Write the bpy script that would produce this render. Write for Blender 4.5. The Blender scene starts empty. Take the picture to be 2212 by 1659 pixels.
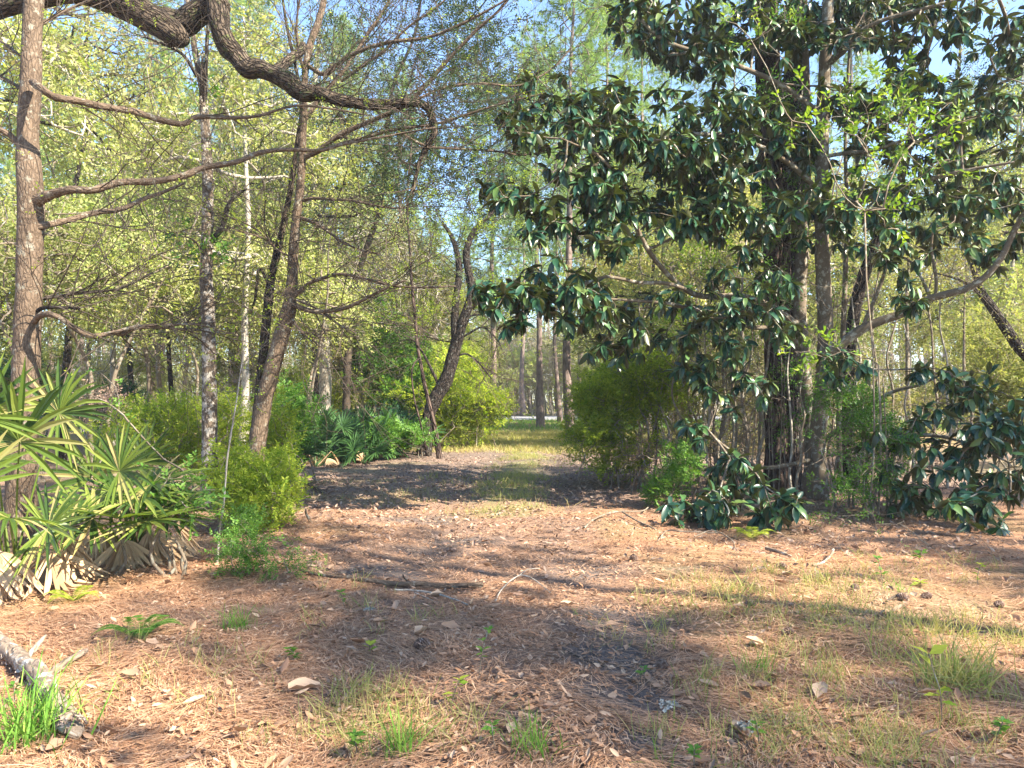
import bpy, math, random
import numpy as np
from mathutils import Vector

random.seed(7)
RNG = np.random.default_rng(11)
SC = bpy.context.scene
COL = SC.collection

# ------------------------------------------------------------------ camera
F = 1671.0                       # focal length in units of the 2212 px wide view
PITCH = math.atan((865 - 829.5) / F)
EYE = 1.6
cam_d = bpy.data.cameras.new('camera')
cam_d.sensor_width = 36
cam_d.lens = 36 * F / 2212
cam_d.clip_start = 0.05
cam_d.clip_end = 3000
cam = bpy.data.objects.new('camera', cam_d)
cam.location = (0, 0, EYE)
cam.rotation_euler = (math.pi / 2 + PITCH, 0, 0)
COL.objects.link(cam)
SC.camera = cam

# ------------------------------------------------------------------ light
SUN_EL = math.radians(41)
SUN_AZ = math.atan2(0.86, -0.51)          # measured from +Y towards +X
S = Vector((math.sin(SUN_AZ) * math.cos(SUN_EL), math.cos(SUN_AZ) * math.cos(SUN_EL), math.sin(SUN_EL)))
world = bpy.data.worlds.new('World')
SC.world = world
world.use_nodes = True
wn = world.node_tree
bg = wn.nodes['Background']
sky = wn.nodes.new('ShaderNodeTexSky')
sky.sky_type = 'NISHITA'
sky.sun_disc = False
sky.sun_elevation = SUN_EL
sky.sun_rotation = SUN_AZ
sky.air_density = 1.0
sky.dust_density = 0.3
sky.ozone_density = 4.0
wn.links.new(sky.outputs[0], bg.inputs[0])
bg.inputs[1].default_value = 0.108
sun_d = bpy.data.lights.new('sun', 'SUN')
sun_d.energy = 5.0
sun_d.angle = math.radians(0.6)
sun_d.color = (1.0, 0.90, 0.73)
sun = bpy.data.objects.new('sun', sun_d)
sun.rotation_euler = S.to_track_quat('Z', 'Y').to_euler()
COL.objects.link(sun)
SC.view_settings.view_transform = 'Standard'
SC.view_settings.look = 'None'
SC.view_settings.exposure = 2.2
SC.view_settings.gamma = 1.0
SC.cycles.max_bounces = 6
SC.cycles.diffuse_bounces = 3
SC.cycles.transmission_bounces = 4
SC.cycles.glossy_bounces = 2

# ------------------------------------------------------------------ projection helpers
CP, SP = math.cos(PITCH), math.sin(PITCH)


def P(u, v, d):
    cx = (u - 1106) / F
    cz = (829.5 - v) / F
    y = CP - cz * SP
    z = SP + cz * CP
    t = d / y
    return np.array((cx * t, d, EYE + z * t))


def hgt(x, y):
    return 0.022 * np.sin(x * 1.7 + y * 0.6) + 0.02 * np.sin(y * 1.3 - x * 0.5 + 1) + 0.01 * np.sin(x * 4.1 + 2 * np.sin(y * 2.3)) + 0.035 * np.sin(x * 0.31 + 2) * np.sin(y * 0.27)


def G(u, v):
    cx = (u - 1106) / F
    cz = (829.5 - v) / F
    y = CP - cz * SP
    z = SP + cz * CP
    t = -EYE / z
    x, yy = cx * t, y * t
    return np.array((x, yy, float(hgt(x, yy))))


def onground(u, d):
    x = (u - 1106) / F * d
    return np.array((x, d, float(hgt(x, d))))


def pxr(w, d):                   # width in view pixels at distance d -> radius in metres
    return 0.5 * w * d / F


# ------------------------------------------------------------------ materials
def nd(nt, typ, **kw):
    n = nt.nodes.new(typ)
    for k, v in kw.items():
        if k.startswith('i_'):
            n.inputs[int(k[2:])].default_value = v
        else:
            setattr(n, k, v)
    return n


def ramp(nt, fac, stops):
    r = nt.nodes.new('ShaderNodeValToRGB')
    while len(r.color_ramp.elements) > 1:
        r.color_ramp.elements.remove(r.color_ramp.elements[-1])
    for i, (p, c) in enumerate(stops):
        e = r.color_ramp.elements[0] if i == 0 else r.color_ramp.elements.new(p)
        e.position = p
        e.color = (*c, 1)
    nt.links.new(fac, r.inputs[0])
    return r.outputs[0]


def mixc(nt, fac, a, b, mode='MIX'):
    m = nt.nodes.new('ShaderNodeMix')
    m.data_type = 'RGBA'
    m.blend_type = mode
    for sock, val in ((m.inputs[0], fac), (m.inputs[6], a), (m.inputs[7], b)):
        if isinstance(val, bpy.types.NodeSocket):
            nt.links.new(val, sock)
        elif isinstance(val, (int, float)):
            sock.default_value = val
        else:
            sock.default_value = (*val, 1)
    return m.outputs[2]


def noise(nt, vec, scale, detail=3, rough=0.6):
    n = nt.nodes.new('ShaderNodeTexNoise')
    n.inputs['Scale'].default_value = scale
    n.inputs['Detail'].default_value = detail
    n.inputs['Roughness'].default_value = rough
    if vec is not None:
        nt.links.new(vec, n.inputs['Vector'])
    return n.outputs['Fac']


def newmat(name):
    m = bpy.data.materials.new(name)
    m.use_nodes = True
    nt = m.node_tree
    nt.nodes.clear()
    out = nt.nodes.new('ShaderNodeOutputMaterial')
    return m, nt, out


def leaf_mat(name, cols, trans=0.4, tcol=None, rough=0.45, gloss=0.04, under=None, objrand=0.0):
    m, nt, out = newmat(name)
    geo = nt.nodes.new('ShaderNodeNewGeometry')
    stops = [(i / max(1, len(cols) - 1), c) for i, c in enumerate(cols)]
    c = ramp(nt, geo.outputs['Random Per Island'], stops)
    if objrand:
        oi = nt.nodes.new('ShaderNodeObjectInfo')
        h = nt.nodes.new('ShaderNodeHueSaturation')
        mr = nd(nt, 'ShaderNodeMapRange')
        mr.inputs[3].default_value = 0.5 - objrand * 0.018
        mr.inputs[4].default_value = 0.5 + objrand * 0.035
        nt.links.new(oi.outputs['Random'], mr.inputs[0])
        nt.links.new(mr.outputs[0], h.inputs['Hue'])
        mv = nd(nt, 'ShaderNodeMapRange')
        mv.inputs[3].default_value = .65
        mv.inputs[4].default_value = 1.12
        fr_ = nd(nt, 'ShaderNodeMath', operation='FRACT')
        ml_ = nd(nt, 'ShaderNodeMath', operation='MULTIPLY')
        ml_.inputs[1].default_value = 7.3
        nt.links.new(oi.outputs['Random'], ml_.inputs[0])
        nt.links.new(ml_.outputs[0], fr_.inputs[0])
        nt.links.new(fr_.outputs[0], mv.inputs[0])
        nt.links.new(mv.outputs[0], h.inputs['Value'])
        nt.links.new(c, h.inputs['Color'])
        c = h.outputs[0]
    if under:
        c = mixc(nt, geo.outputs['Backfacing'], c, under)
    pb = nt.nodes.new('ShaderNodeBsdfPrincipled')
    pb.inputs['Roughness'].default_value = rough
    pb.inputs['Specular IOR Level'].default_value = gloss
    nt.links.new(c, pb.inputs['Base Color'])
    if trans > 0:
        tr = nt.nodes.new('ShaderNodeBsdfTranslucent')
        tc = mixc(nt, 1.0, c, tcol or (1.3, 1.35, 0.6), 'MULTIPLY')
        nt.links.new(tc, tr.inputs[0])
        mx = nt.nodes.new('ShaderNodeMixShader')
        mx.inputs[0].default_value = trans
        nt.links.new(pb.outputs[0], mx.inputs[1])
        nt.links.new(tr.outputs[0], mx.inputs[2])
        nt.links.new(mx.outputs[0], out.inputs[0])
    else:
        nt.links.new(pb.outputs[0], out.inputs[0])
    return m


def bark_mat(name, c1, c2, scale=14, stretch=0.25, lichen=None, lich_amt=0.0, bump=0.6, furrow=0.5, dist=0.02):
    m, nt, out = newmat(name)
    at = nd(nt, 'ShaderNodeAttribute')
    at.attribute_name = 'bk'
    mp = nt.nodes.new('ShaderNodeMapping')
    mp.inputs['Scale'].default_value = (1, 1, stretch)
    nt.links.new(at.outputs['Vector'], mp.inputs[0])
    wob = noise(nt, at.outputs['Vector'], 6, 3)
    vo = nt.nodes.new('ShaderNodeTexVoronoi')
    vo.feature = 'DISTANCE_TO_EDGE'
    vo.inputs['Scale'].default_value = scale
    ad = nt.nodes.new('ShaderNodeVectorMath')
    ad.operation = 'MULTIPLY_ADD'
    nt.links.new(wob, ad.inputs[0])
    ad.inputs[1].default_value = (0.08, 0.08, 0.05)
    nt.links.new(mp.outputs[0], ad.inputs[2])
    nt.links.new(ad.outputs[0], vo.inputs['Vector'])
    fine = noise(nt, ad.outputs[0], scale * 3.2, 6, 0.7)
    big = noise(nt, at.outputs['Vector'], 2.2, 4)
    fu = nd(nt, 'ShaderNodeMapRange')
    fu.inputs[1].default_value = 0.0
    fu.inputs[2].default_value = 0.22
    nt.links.new(vo.outputs['Distance'], fu.inputs[0])
    c = ramp(nt, fine, [(0.3, c1), (0.68, c2)])
    c = mixc(nt, ramp(nt, big, [(0.35, (0, 0, 0)), (0.7, (0.5, 0.5, 0.5))]), c, tuple(min(1, x * 1.35) for x in c2))
    dk = tuple(x * 0.35 for x in c1)
    fm = nd(nt, 'ShaderNodeMath', operation='MULTIPLY')
    sub = nd(nt, 'ShaderNodeMath', operation='SUBTRACT')
    sub.inputs[0].default_value = 1
    nt.links.new(fu.outputs[0], sub.inputs[1])
    nt.links.new(sub.outputs[0], fm.inputs[0])
    fm.inputs[1].default_value = furrow
    c = mixc(nt, fm.outputs[0], c, dk)
    if lichen:
        ln = noise(nt, at.outputs['Vector'], 11, 5, 0.65)
        lf = ramp(nt, ln, [(0.60 - lich_amt * 0.25, (0, 0, 0)), (0.66 - lich_amt * 0.25, (1, 1, 1))])
        c = mixc(nt, lf, c, lichen)
    pb = nt.nodes.new('ShaderNodeBsdfPrincipled')
    pb.inputs['Roughness'].default_value = 0.92
    pb.inputs['Specular IOR Level'].default_value = 0.15
    nt.links.new(c, pb.inputs['Base Color'])
    hm = nd(nt, 'ShaderNodeMath', operation='MULTIPLY_ADD')
    nt.links.new(fine, hm.inputs[0])
    hm.inputs[1].default_value = 0.6
    fs = nd(nt, 'ShaderNodeMath', operation='MULTIPLY')
    nt.links.new(fu.outputs[0], fs.inputs[0])
    fs.inputs[1].default_value = furrow * 1.5
    nt.links.new(fs.outputs[0], hm.inputs[2])
    bp = nt.nodes.new('ShaderNodeBump')
    bp.inputs['Strength'].default_value = bump
    bp.inputs['Distance'].default_value = dist
    nt.links.new(hm.outputs[0], bp.inputs['Height'])
    nt.links.new(bp.outputs[0], pb.inputs['Normal'])
    nt.links.new(pb.outputs[0], out.inputs[0])
    return m


M = {}
M['bark_oak'] = bark_mat('bark_oak', (.065, .045, .032), (.165, .12, .085), 30, .3, (.21, .19, .15), .15, .6, .45)
M['bark_liveoak'] = bark_mat('bark_liveoak', (.05, .038, .03), (.15, .115, .085), 30, .16, (.11, .12, .05), .12, 1.0, .9, .035)
M['bark_spot'] = bark_mat('bark_spot', (.06, .045, .032), (.15, .115, .085), 22, .4, (.33, .30, .26), .42, .5, .5)
M['bark_dark'] = bark_mat('bark_dark', (.022, .018, .016), (.075, .06, .05), 22, .22, (.17, .17, .15), .1, .9, .9, .03)
M['bark_pine'] = bark_mat('bark_pine', (.04, .028, .023), (.125, .088, .073), 12, .22, None, 0, 1.0, .9, .04)
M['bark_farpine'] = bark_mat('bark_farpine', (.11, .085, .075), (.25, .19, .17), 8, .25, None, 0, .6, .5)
M['bark_magnolia'] = bark_mat('bark_magnolia', (.075, .06, .043), (.15, .12, .088), 30, .8, (.27, .26, .22), .25, .2, .1)
M['bark_pale'] = bark_mat('bark_pale', (.20, .17, .135), (.36, .32, .27), 16, .4, (.42, .40, .35), .3, .4, .3)
M['twig'] = bark_mat('twig', (.09, .07, .05), (.20, .16, .12), 30, .3, (.24, .23, .19), .3, .3, .2)
M['twig_dark'] = bark_mat('twig_dark', (.04, .03, .025), (.10, .078, .06), 30, .3, None, 0, .3, .2)
M['log'] = bark_mat('log', (.15, .105, .075), (.32, .25, .19), 15, .35, (.42, .40, .36), .2, .8, .4, .03)
M['magnolia_leaf'] = leaf_mat('magnolia_leaf', [(.012, .040, .026), (.018, .062, .036), (.030, .090, .042), (.065, .135, .04), (.11, .15, .04)], .14, (1.6, 1.9, .5), .36, .5, (.05, .055, .02))
M['oak_leaf'] = leaf_mat('oak_leaf', [(.025, .045, .022), (.045, .075, .03), (.08, .11, .035)], .25, None, .5, .2)
M['spring_leaf'] = leaf_mat('spring_leaf', [(.16, .25, .025), (.30, .37, .04), (.46, .49, .08), (.15, .25, .03), (.26, .30, .06)], .5, None, .6, .1)
M['feather_leaf'] = leaf_mat('feather_leaf', [(.10, .18, .02), (.21, .29, .03), (.36, .41, .06), (.15, .23, .03)], .5, None, .6, .1)
M['green_leaf'] = leaf_mat('green_leaf', [(.05, .13, .02), (.09, .20, .03), (.16, .28, .05)], .4, None, .45, .2)
M['lime_leaf'] = leaf_mat('lime_leaf', [(.08, .16, .02), (.15, .25, .03), (.28, .35, .04)], .4, None, .5, .15)
M['dark_leaf'] = leaf_mat('dark_leaf', [(.018, .055, .03), (.03, .09, .05), (.05, .12, .04)], .2, None, .5, .2)
M['bg_leaf'] = leaf_mat('bg_leaf', [(.20, .23, .07), (.34, .35, .13), (.44, .42, .21), (.25, .30, .09), (.36, .30, .16)], .45, None, .7, .05, objrand=1.0)
M['tan_leaf'] = leaf_mat('tan_leaf', [(.30, .26, .14), (.38, .34, .18), (.27, .26, .11), (.44, .40, .26)], .4, (1.2, 1.1, .8), .7, .05, objrand=.5)
M['pine_needle'] = leaf_mat('pine_needle', [(.12, .20, .07), (.20, .30, .09), (.30, .38, .12)], .35, None, .5, .1)
M['palm'] = leaf_mat('palm', [(.035, .07, .016), (.045, .085, .018), (.07, .12, .02), (.11, .16, .025), (.15, .20, .035), (.20, .24, .05), (.30, .25, .11)], .3, (1.3, 1.5, .5), .38, .3)
M['palm_dark'] = leaf_mat('palm_dark', [(.04, .10, .03), (.07, .15, .045)], .25, None, .4, .3)
M['palm_dead'] = leaf_mat('palm_dead', [(.42, .28, .16), (.55, .40, .25), (.30, .19, .11)], .2, (1.1, 1, .8), .7, .1)
M['grass'] = leaf_mat('grass', [(.16, .22, .06), (.30, .32, .11), (.46, .38, .18), (.22, .28, .08), (.52, .40, .22)], .4, None, .6, .1)
M['grass_green'] = leaf_mat('grass_green', [(.08, .20, .03), (.15, .30, .05), (.26, .38, .08)], .4, None, .5, .1)
M['grass_dry'] = leaf_mat('grass_dry', [(.45, .38, .16), (.36, .36, .12), (.50, .38, .2), (.28, .32, .08)], .35, None, .6, .1)
M['straw'] = leaf_mat('straw', [(.44, .225, .12), (.60, .35, .20), (.22, .11, .06), (.72, .49, .32), (.48, .26, .14), (.34, .20, .13)], .1, (1, 1, 1), .6, .15)
M['litter'] = leaf_mat('litter', [(.30, .16, .09), (.42, .25, .15), (.16, .095, .06), (.50, .35, .24), (.34, .18, .10), (.22, .14, .10)], .12, (1, 1, 1), .6, .15)
M['litter_far'] = leaf_mat('litter_far', [(.24, .155, .115), (.35, .24, .18), (.17, .11, .085), (.45, .34, .26)], .1, (1, 1, 1), .6, .15)
M['lichen'] = leaf_mat('lichen', [(.26, .25, .21), (.42, .40, .35)], 0, None, .9, .1)
M['flake'] = leaf_mat('flake', [(.16, .11, .085), (.30, .23, .19), (.42, .36, .31)], 0, None, .9, .1)
M['cone'] = leaf_mat('cone', [(.10, .06, .045), (.20, .13, .10), (.30, .23, .19)], 0, None, .7, .1)


# ------------------------------------------------------------------ mesh builder
class MB:
    def __init__(s):
        s.v, s.q, s.t, s.b, s.n = [], [], [], [], 0

    def add(s, v, q=None, t=None, bk=None):
        v = np.asarray(v, float).reshape(-1, 3)
        s.v.append(v)
        s.b.append(v if bk is None else np.asarray(bk, float).reshape(-1, 3))
        if q is not None and len(q):
            s.q.append(np.asarray(q, np.int64).reshape(-1, 4) + s.n)
        if t is not None and len(t):
            s.t.append(np.asarray(t, np.int64).reshape(-1, 3) + s.n)
        s.n += len(v)

    def inst(s, tv, tq, tt, mats, pos):
        """place the template (tv, quads, tris) at each pos with matrix mats (n,3,3), columns = axes"""
        n, k = len(pos), len(tv)
        if n == 0:
            return
        v = np.einsum('nij,kj->nki', mats, tv) + pos[:, None, :]
        off = (np.arange(n) * k)[:, None, None]
        q = (np.asarray(tq)[None] + off).reshape(-1, 4) if tq is not None and len(tq) else None
        t = (np.asarray(tt)[None] + off).reshape(-1, 3) if tt is not None and len(tt) else None
        s.add(v.reshape(-1, 3), q, t)

    def build(s, name, mat, parent=None, smooth=True, origin=None):
        me = bpy.data.meshes.new(name)
        v = np.concatenate(s.v)
        if origin is not None:
            v = v - np.asarray(origin)
        q = np.concatenate(s.q) if s.q else np.zeros((0, 4), np.int64)
        t = np.concatenate(s.t) if s.t else np.zeros((0, 3), np.int64)
        me.vertices.add(len(v))
        me.vertices.foreach_set('co', v.astype(np.float32).ravel())
        nl = q.size + t.size
        me.loops.add(nl)
        me.loops.foreach_set('vertex_index', np.concatenate((q.ravel(), t.ravel())).astype(np.int32))
        npoly = len(q) + len(t)
        me.polygons.add(npoly)
        st = np.concatenate((np.arange(len(q)) * 4, q.size + np.arange(len(t)) * 3)).astype(np.int32)
        me.polygons.foreach_set('loop_start', st)
        me.update(calc_edges=True)
        me.polygons.foreach_set('use_smooth', np.full(npoly, smooth))
        a = me.attributes.new('bk', 'FLOAT_VECTOR', 'POINT')
        a.data.foreach_set('vector', np.concatenate(s.b).astype(np.float32).ravel())
        me.materials.append(mat)
        me.validate()
        o = bpy.data.objects.new(name, me)
        COL.objects.link(o)
        if parent is not None:
            o.parent = parent
        elif origin is not None:
            o.location = origin
        return o


def thing(name, label, cat, loc=(0, 0, 0), rz=0.0, group=None):
    o = bpy.data.objects.new(name, None)
    o.empty_display_size = 0.2
    COL.objects.link(o)
    o.location = loc
    o.rotation_euler = (0, 0, rz)
    o['label'] = label
    o['category'] = cat
    if group:
        o['group'] = group
    return o


def tag(o, label=None, cat=None, group=None, kind=None):
    for k, v in (('label', label), ('category', cat), ('group', group), ('kind', kind)):
        if v:
            o[k] = v
    return o


def dup(root, loc, rz=0, sc=1.0, label=None, group=None):
    r = root.copy()
    COL.objects.link(r)
    r.location = loc
    r.rotation_euler = (0, 0, rz)
    r.scale = (sc, sc, sc) if not isinstance(sc, tuple) else sc
    if label:
        r['label'] = label
    if group:
        r['group'] = group
    for ch in list(root.children):
        c = ch.copy()
        COL.objects.link(c)
        c.parent = r
        for g in ch.children:
            d = g.copy()
            COL.objects.link(d)
            d.parent = c
    return r


def nrm(a):
    return a / np.maximum(np.linalg.norm(a, axis=-1, keepdims=True), 1e-9)


def smooth_path(pts, rad, step=3, jit=0.0, rg=RNG):
    """Catmull-Rom through pts, radii interpolated"""
    p = np.asarray(pts, float)
    r = np.asarray(rad, float)
    if len(p) < 2:
        return p, r
    pe = np.vstack((2 * p[0] - p[1], p, 2 * p[-1] - p[-2]))
    out, ro = [], []
    for i in range(len(p) - 1):
        a, b, c, d = pe[i:i + 4]
        for j in range(step):
            t = j / step
            out.append(0.5 * ((2 * b) + (c - a) * t + (2 * a - 5 * b + 4 * c - d) * t * t + (3 * b - a - 3 * c + d) * t ** 3))
            ro.append(r[i] * (1 - t) + r[i + 1] * t)
    out.append(p[-1])
    ro.append(r[-1])
    out = np.array(out)
    ro = np.array(ro)
    if jit:
        out[1:-1] += rg.normal(0, 1, (len(out) - 2, 3)) * jit
    return out, ro


def tube(mb, p, r, sides=6, lump=0.0, cap=True, rg=RNG):
    p = np.asarray(p, float)
    r = np.asarray(r, float)
    k = len(p)
    t = nrm(np.gradient(p, axis=0))
    ref = np.array((1., 0, 0)) if abs(t[0][2]) > 0.7 else np.array((0, 0, 1.))
    n = np.cross(t[0], ref)
    n /= np.linalg.norm(n)
    ns = [n]
    for i in range(1, k):
        n = n - t[i] * np.dot(n, t[i])
        n /= max(np.linalg.norm(n), 1e-9)
        ns.append(n)
    ns = np.array(ns)
    bs = np.cross(t, ns)
    a = np.arange(sides) / sides * 2 * math.pi
    ca, sa = np.cos(a), np.sin(a)
    rr = np.repeat(r[:, None], sides, 1)
    L = np.concatenate(([0], np.cumsum(np.linalg.norm(np.diff(p, axis=0), axis=1))))
    if lump:
        ph = rg.uniform(0, 6, 6)
        s_ = L[:, None] / max(np.mean(r), .01)
        rr = rr * (1 + lump * (np.sin(a[None] * 2 + s_ * .5 + ph[0]) * .5 + np.sin(a[None] * 3 - s_ * .9 + ph[1]) * .35 + np.sin(s_ * 1.3 + ph[2]) * .5 + np.sin(a[None] * 5 + s_ * 1.7 + ph[3]) * .25))
    v = p[:, None] + ns[:, None] * (rr * ca)[..., None] + bs[:, None] * (rr * sa)[..., None]
    o = rg.uniform(0, 50)
    bk = np.stack((rr * ca + o, rr * sa, np.repeat(L[:, None], sides, 1)), -1)
    i = np.arange(k - 1)[:, None] * sides
    j = np.arange(sides)[None]
    j2 = (j + 1) % sides
    q = np.stack((i + j, i + j2, i + sides + j2, i + sides + j), -1).reshape(-1, 4)
    tt = None
    vv = v.reshape(-1, 3)
    bb = bk.reshape(-1, 3)
    if cap:
        vv = np.vstack((vv, p[-1] + t[-1] * r[-1] * .6))
        bb = np.vstack((bb, bb[-1]))
        e = (k - 1) * sides
        tt = np.stack((e + np.arange(sides), e + (np.arange(sides) + 1) % sides, np.full(sides, k * sides)), -1)
    mb.add(vv, q, tt, bb)


def limb(mb, uvd, widths, d=None, sides=8, step=4, lump=0.11, jit=0.0, base_to_ground=False):
    """uvd: (u, v) or (u, v, d) points in the view; widths in view pixels at that depth. returns world points, radii"""
    pts, rs = [], []
    w = np.interp(np.linspace(0, 1, len(uvd)), np.linspace(0, 1, len(widths)), widths)
    for i, q in enumerate(uvd):
        dd = q[2] if len(q) > 2 else d
        pts.append(P(q[0], q[1], dd))
        rs.append(pxr(w[i], dd))
    if base_to_ground:
        pts[0][2] = hgt(pts[0][0], pts[0][1]) - 0.1
    p, r = smooth_path(pts, rs, step, jit)
    tube(mb, p, r, sides, lump)
    return p, r


# ------------------------------------------------------------------ twig network
def grow(mb, pts, roots, r_tip=0.004, power=0.42, r_max=0.2, sides=4, bias=0.35, jit=0.12, rg=RNG, step=2, maxr_root=None):
    """join the points to the root nodes with a branching network and draw it; returns growing direction at each point"""
    pts = np.asarray(pts, float)
    roots = np.atleast_2d(np.asarray(roots, float))
    n, m = len(pts), len(roots)
    X = np.vstack((roots, pts))
    par = np.full(n + m, -1)
    D = np.linalg.norm(pts[:, None] - roots[None], axis=2)
    best = D.argmin(1)
    cost = D.min(1)
    plen = np.zeros(n + m)
    done = np.zeros(n, bool)
    par[m:] = best
    order = []
    cc = cost.copy()
    for _ in range(n):
        i = np.where(done, 1e9, cc).argmin()
        done[i] = True
        order.append(i)
        pa = par[m + i]
        plen[m + i] = plen[pa] + np.linalg.norm(X[m + i] - X[pa])
        dd = np.linalg.norm(pts - pts[i], axis=1)
        nc = dd + bias * plen[m + i]
        better = (~done) & (nc < cc)
        cc[better] = nc[better]
        par[m:][better] = m + i
    cnt = np.ones(n + m)
    for i in reversed(order):
        cnt[par[m + i]] += cnt[m + i]
    rad = np.minimum(r_tip * cnt ** power, r_max)
    kids = {}
    for i in order:
        kids.setdefault(int(par[m + i]), []).append(m + i)
    Xj = X.copy()
    dirs = np.zeros((n, 3))
    heads = [(int(par[m + i]), m + i) for i in order if par[m + i] < m]
    starts = []
    for a, c in heads:
        starts.append((a, c))
    while starts:
        a, c = starts.pop()
        chain = [a, c]
        while kids.get(chain[-1]):
            ks = sorted(kids[chain[-1]], key=lambda z: -cnt[z])
            for z in ks[1:]:
                starts.append((chain[-1], z))
            chain.append(ks[0])
        pp = Xj[chain]
        rr = rad[chain].copy()
        rr[0] = rr[1]
        if len(chain) == 2:
            mid = (pp[0] + pp[1]) / 2 + rg.normal(0, 1, 3) * np.linalg.norm(pp[1] - pp[0]) * jit
            pp = np.array([pp[0], mid, pp[1]])
            rr = np.array([rr[0], rr[0], rr[1] * .8])
        seg = np.mean(np.linalg.norm(np.diff(pp, axis=0), axis=1))
        sp, sr = smooth_path(pp, rr, step, seg * jit * .35, rg)
        tube(mb, sp, sr, sides if sr[0] < 0.03 else sides + 3, 0.0)
        for i in range(1, len(chain)):
            d_ = X[chain[i]] - X[chain[i - 1]]
            dirs[chain[i] - m] = d_
    return nrm(dirs)


def region(regs, rg=RNG):
    """regs: (cu, cv, ru, rv, d0, d1, n) ellipses in the view swept over a depth range"""
    out = []
    for cu, cv, ru, rv, d0, d1, n in regs:
        a = rg.uniform(0, 2 * math.pi, n)
        r = np.sqrt(rg.uniform(0, 1, n)) * .9 + np.abs(rg.normal(0, .24, n))
        uu, vv, dd = cu + ru * r * np.cos(a), cv + rv * r * np.sin(a), rg.uniform(d0, d1, n)
        if n > 50:                # gather the sprigs into clumps
            cl = rg.integers(0, max(5, n // 12), n)
            w = np.where(rg.uniform(0, 1, n) < .75, .68, 0)
            uu, vv, dd = (q * (1 - w) + q[cl] * w for q in (uu, vv, dd))
        for x in range(n):
            p = P(uu[x], vv[x], dd[x])
            if p[2] > 0.08:
                out.append(p)
    return np.array(out)


def frames(ax, up, roll=0.0, rg=RNG):
    """matrices whose Y column follows ax and whose Z column leans to up"""
    y = nrm(ax)
    x = nrm(np.cross(y, up))
    z = np.cross(x, y)
    if roll:
        a = rg.normal(0, roll, len(y))[:, None]
        x, z = x * np.cos(a) + z * np.sin(a), -x * np.sin(a) + z * np.cos(a)
    return np.stack((x, y, z), -1)


# leaf templates along +Y, width along X, normal Z
def t_leaf(w=0.45):              # two folded faces
    v = np.array([(0, 0, 0), (-w / 2, .45, .06), (0, 1, -.05), (w / 2, .45, .06), (0, .5, 0)])
    return v, None, np.array([(0, 4, 1), (1, 4, 2), (0, 3, 4), (4, 3, 2)])


def t_flat(w=0.5):
    v = np.array([(0, 0, 0), (w / 2, .4, .03), (0, 1, 0), (-w / 2, .4, .03)])
    return v, np.array([(0, 1, 2, 3)]), None


def t_magnolia(droop=.25, w=.38):
    ys = [0, .12, .35, .6, .82, 1]
    ws = [.03, .55, .95, 1.0, .65, .02]
    v = []
    for y, q in zip(ys, ws):
        z = -droop * y * y
        for sx in (-1, 0, 1):
            v.append((sx * q * w / 2, y * (1 - .12 * droop * y), z + abs(sx) * .07 * q + (.02 * math.sin(y * 17) if sx else 0)))
    q = []
    for i in range(5):
        for j in range(2):
            a = i * 3 + j
            q.append((a, a + 1, a + 4, a + 3))
    return np.array(v), np.array(q), None


def sprig(rg, n=12, length=1.0, leaf=0.28, lw=.5, spread=60, kind=t_flat, flat=0.3):
    """a twig's worth of leaves along +Y as one template"""
    tv, tq, tt = kind(lw)
    vs, qs, ts = [], [], []
    k = len(tv)
    for i in range(n):
        t = (i + .5) / n
        a = math.radians(rg.uniform(.6, 1.2) * spread) * (1 if i % 2 else -1)
        ax = np.array((math.sin(a), math.cos(a), rg.normal(0, flat)))
        m_ = frames(ax[None], np.array([(rg.normal(0, flat), 0, 1.)]))[0]
        v = (m_ @ (tv * leaf * rg.uniform(.6, 1.15)).T).T + np.array((0, t * length, rg.normal(0, .04) - .12 * t * t))
        if tq is not None:
            qs.append(tq + i * k)
        if tt is not None:
            ts.append(tt + i * k)
        vs.append(v)
    return np.vstack(vs), (np.vstack(qs) if qs else None), (np.vstack(ts) if ts else None)


def tuft(rg, n=26, w=.05):
    """pine needle tuft, needles radiating round +Y"""
    vs, ts = [], []
    for i in range(n):
        a = rg.uniform(0, 6.28)
        b = rg.uniform(.15, 1.15)
        d = np.array((math.cos(a) * math.sin(b), math.cos(b), math.sin(a) * math.sin(b)))
        s_ = nrm(np.cross(d, rg.normal(0, 1, 3))) * w / 2
        l = rg.uniform(.7, 1.1)
        vs += [s_, -s_, d * l + np.array((0, 0, -.15 * l))]
        ts.append((i * 3, i * 3 + 1, i * 3 + 2))
    return np.array(vs), None, np.array(ts)


def put(mb, templ, pts, dirs, size, up=(0, 0, 1), roll=.6, wander=.5, rg=RNG, per=1, off=0.0):
    for tv, tq, tt in templ:
        pass
    n = len(pts)
    pick = rg.integers(0, len(templ), n * per)
    pp = np.repeat(pts, per, 0) + rg.normal(0, 1, (n * per, 3)) * off
    dd = nrm(np.repeat(dirs, per, 0) + rg.normal(0, wander, (n * per, 3)))
    mats = frames(dd, np.tile(np.array(up, float), (n * per, 1)) + rg.normal(0, .15, (n * per, 3)), roll, rg)
    sc = size * rg.uniform(.7, 1.25, n * per)
    mats = mats * sc[:, None, None]
    for k, (tv, tq, tt) in enumerate(templ):
        s_ = pick == k
        mb.inst(tv, tq, tt, mats[s_], pp[s_])


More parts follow.
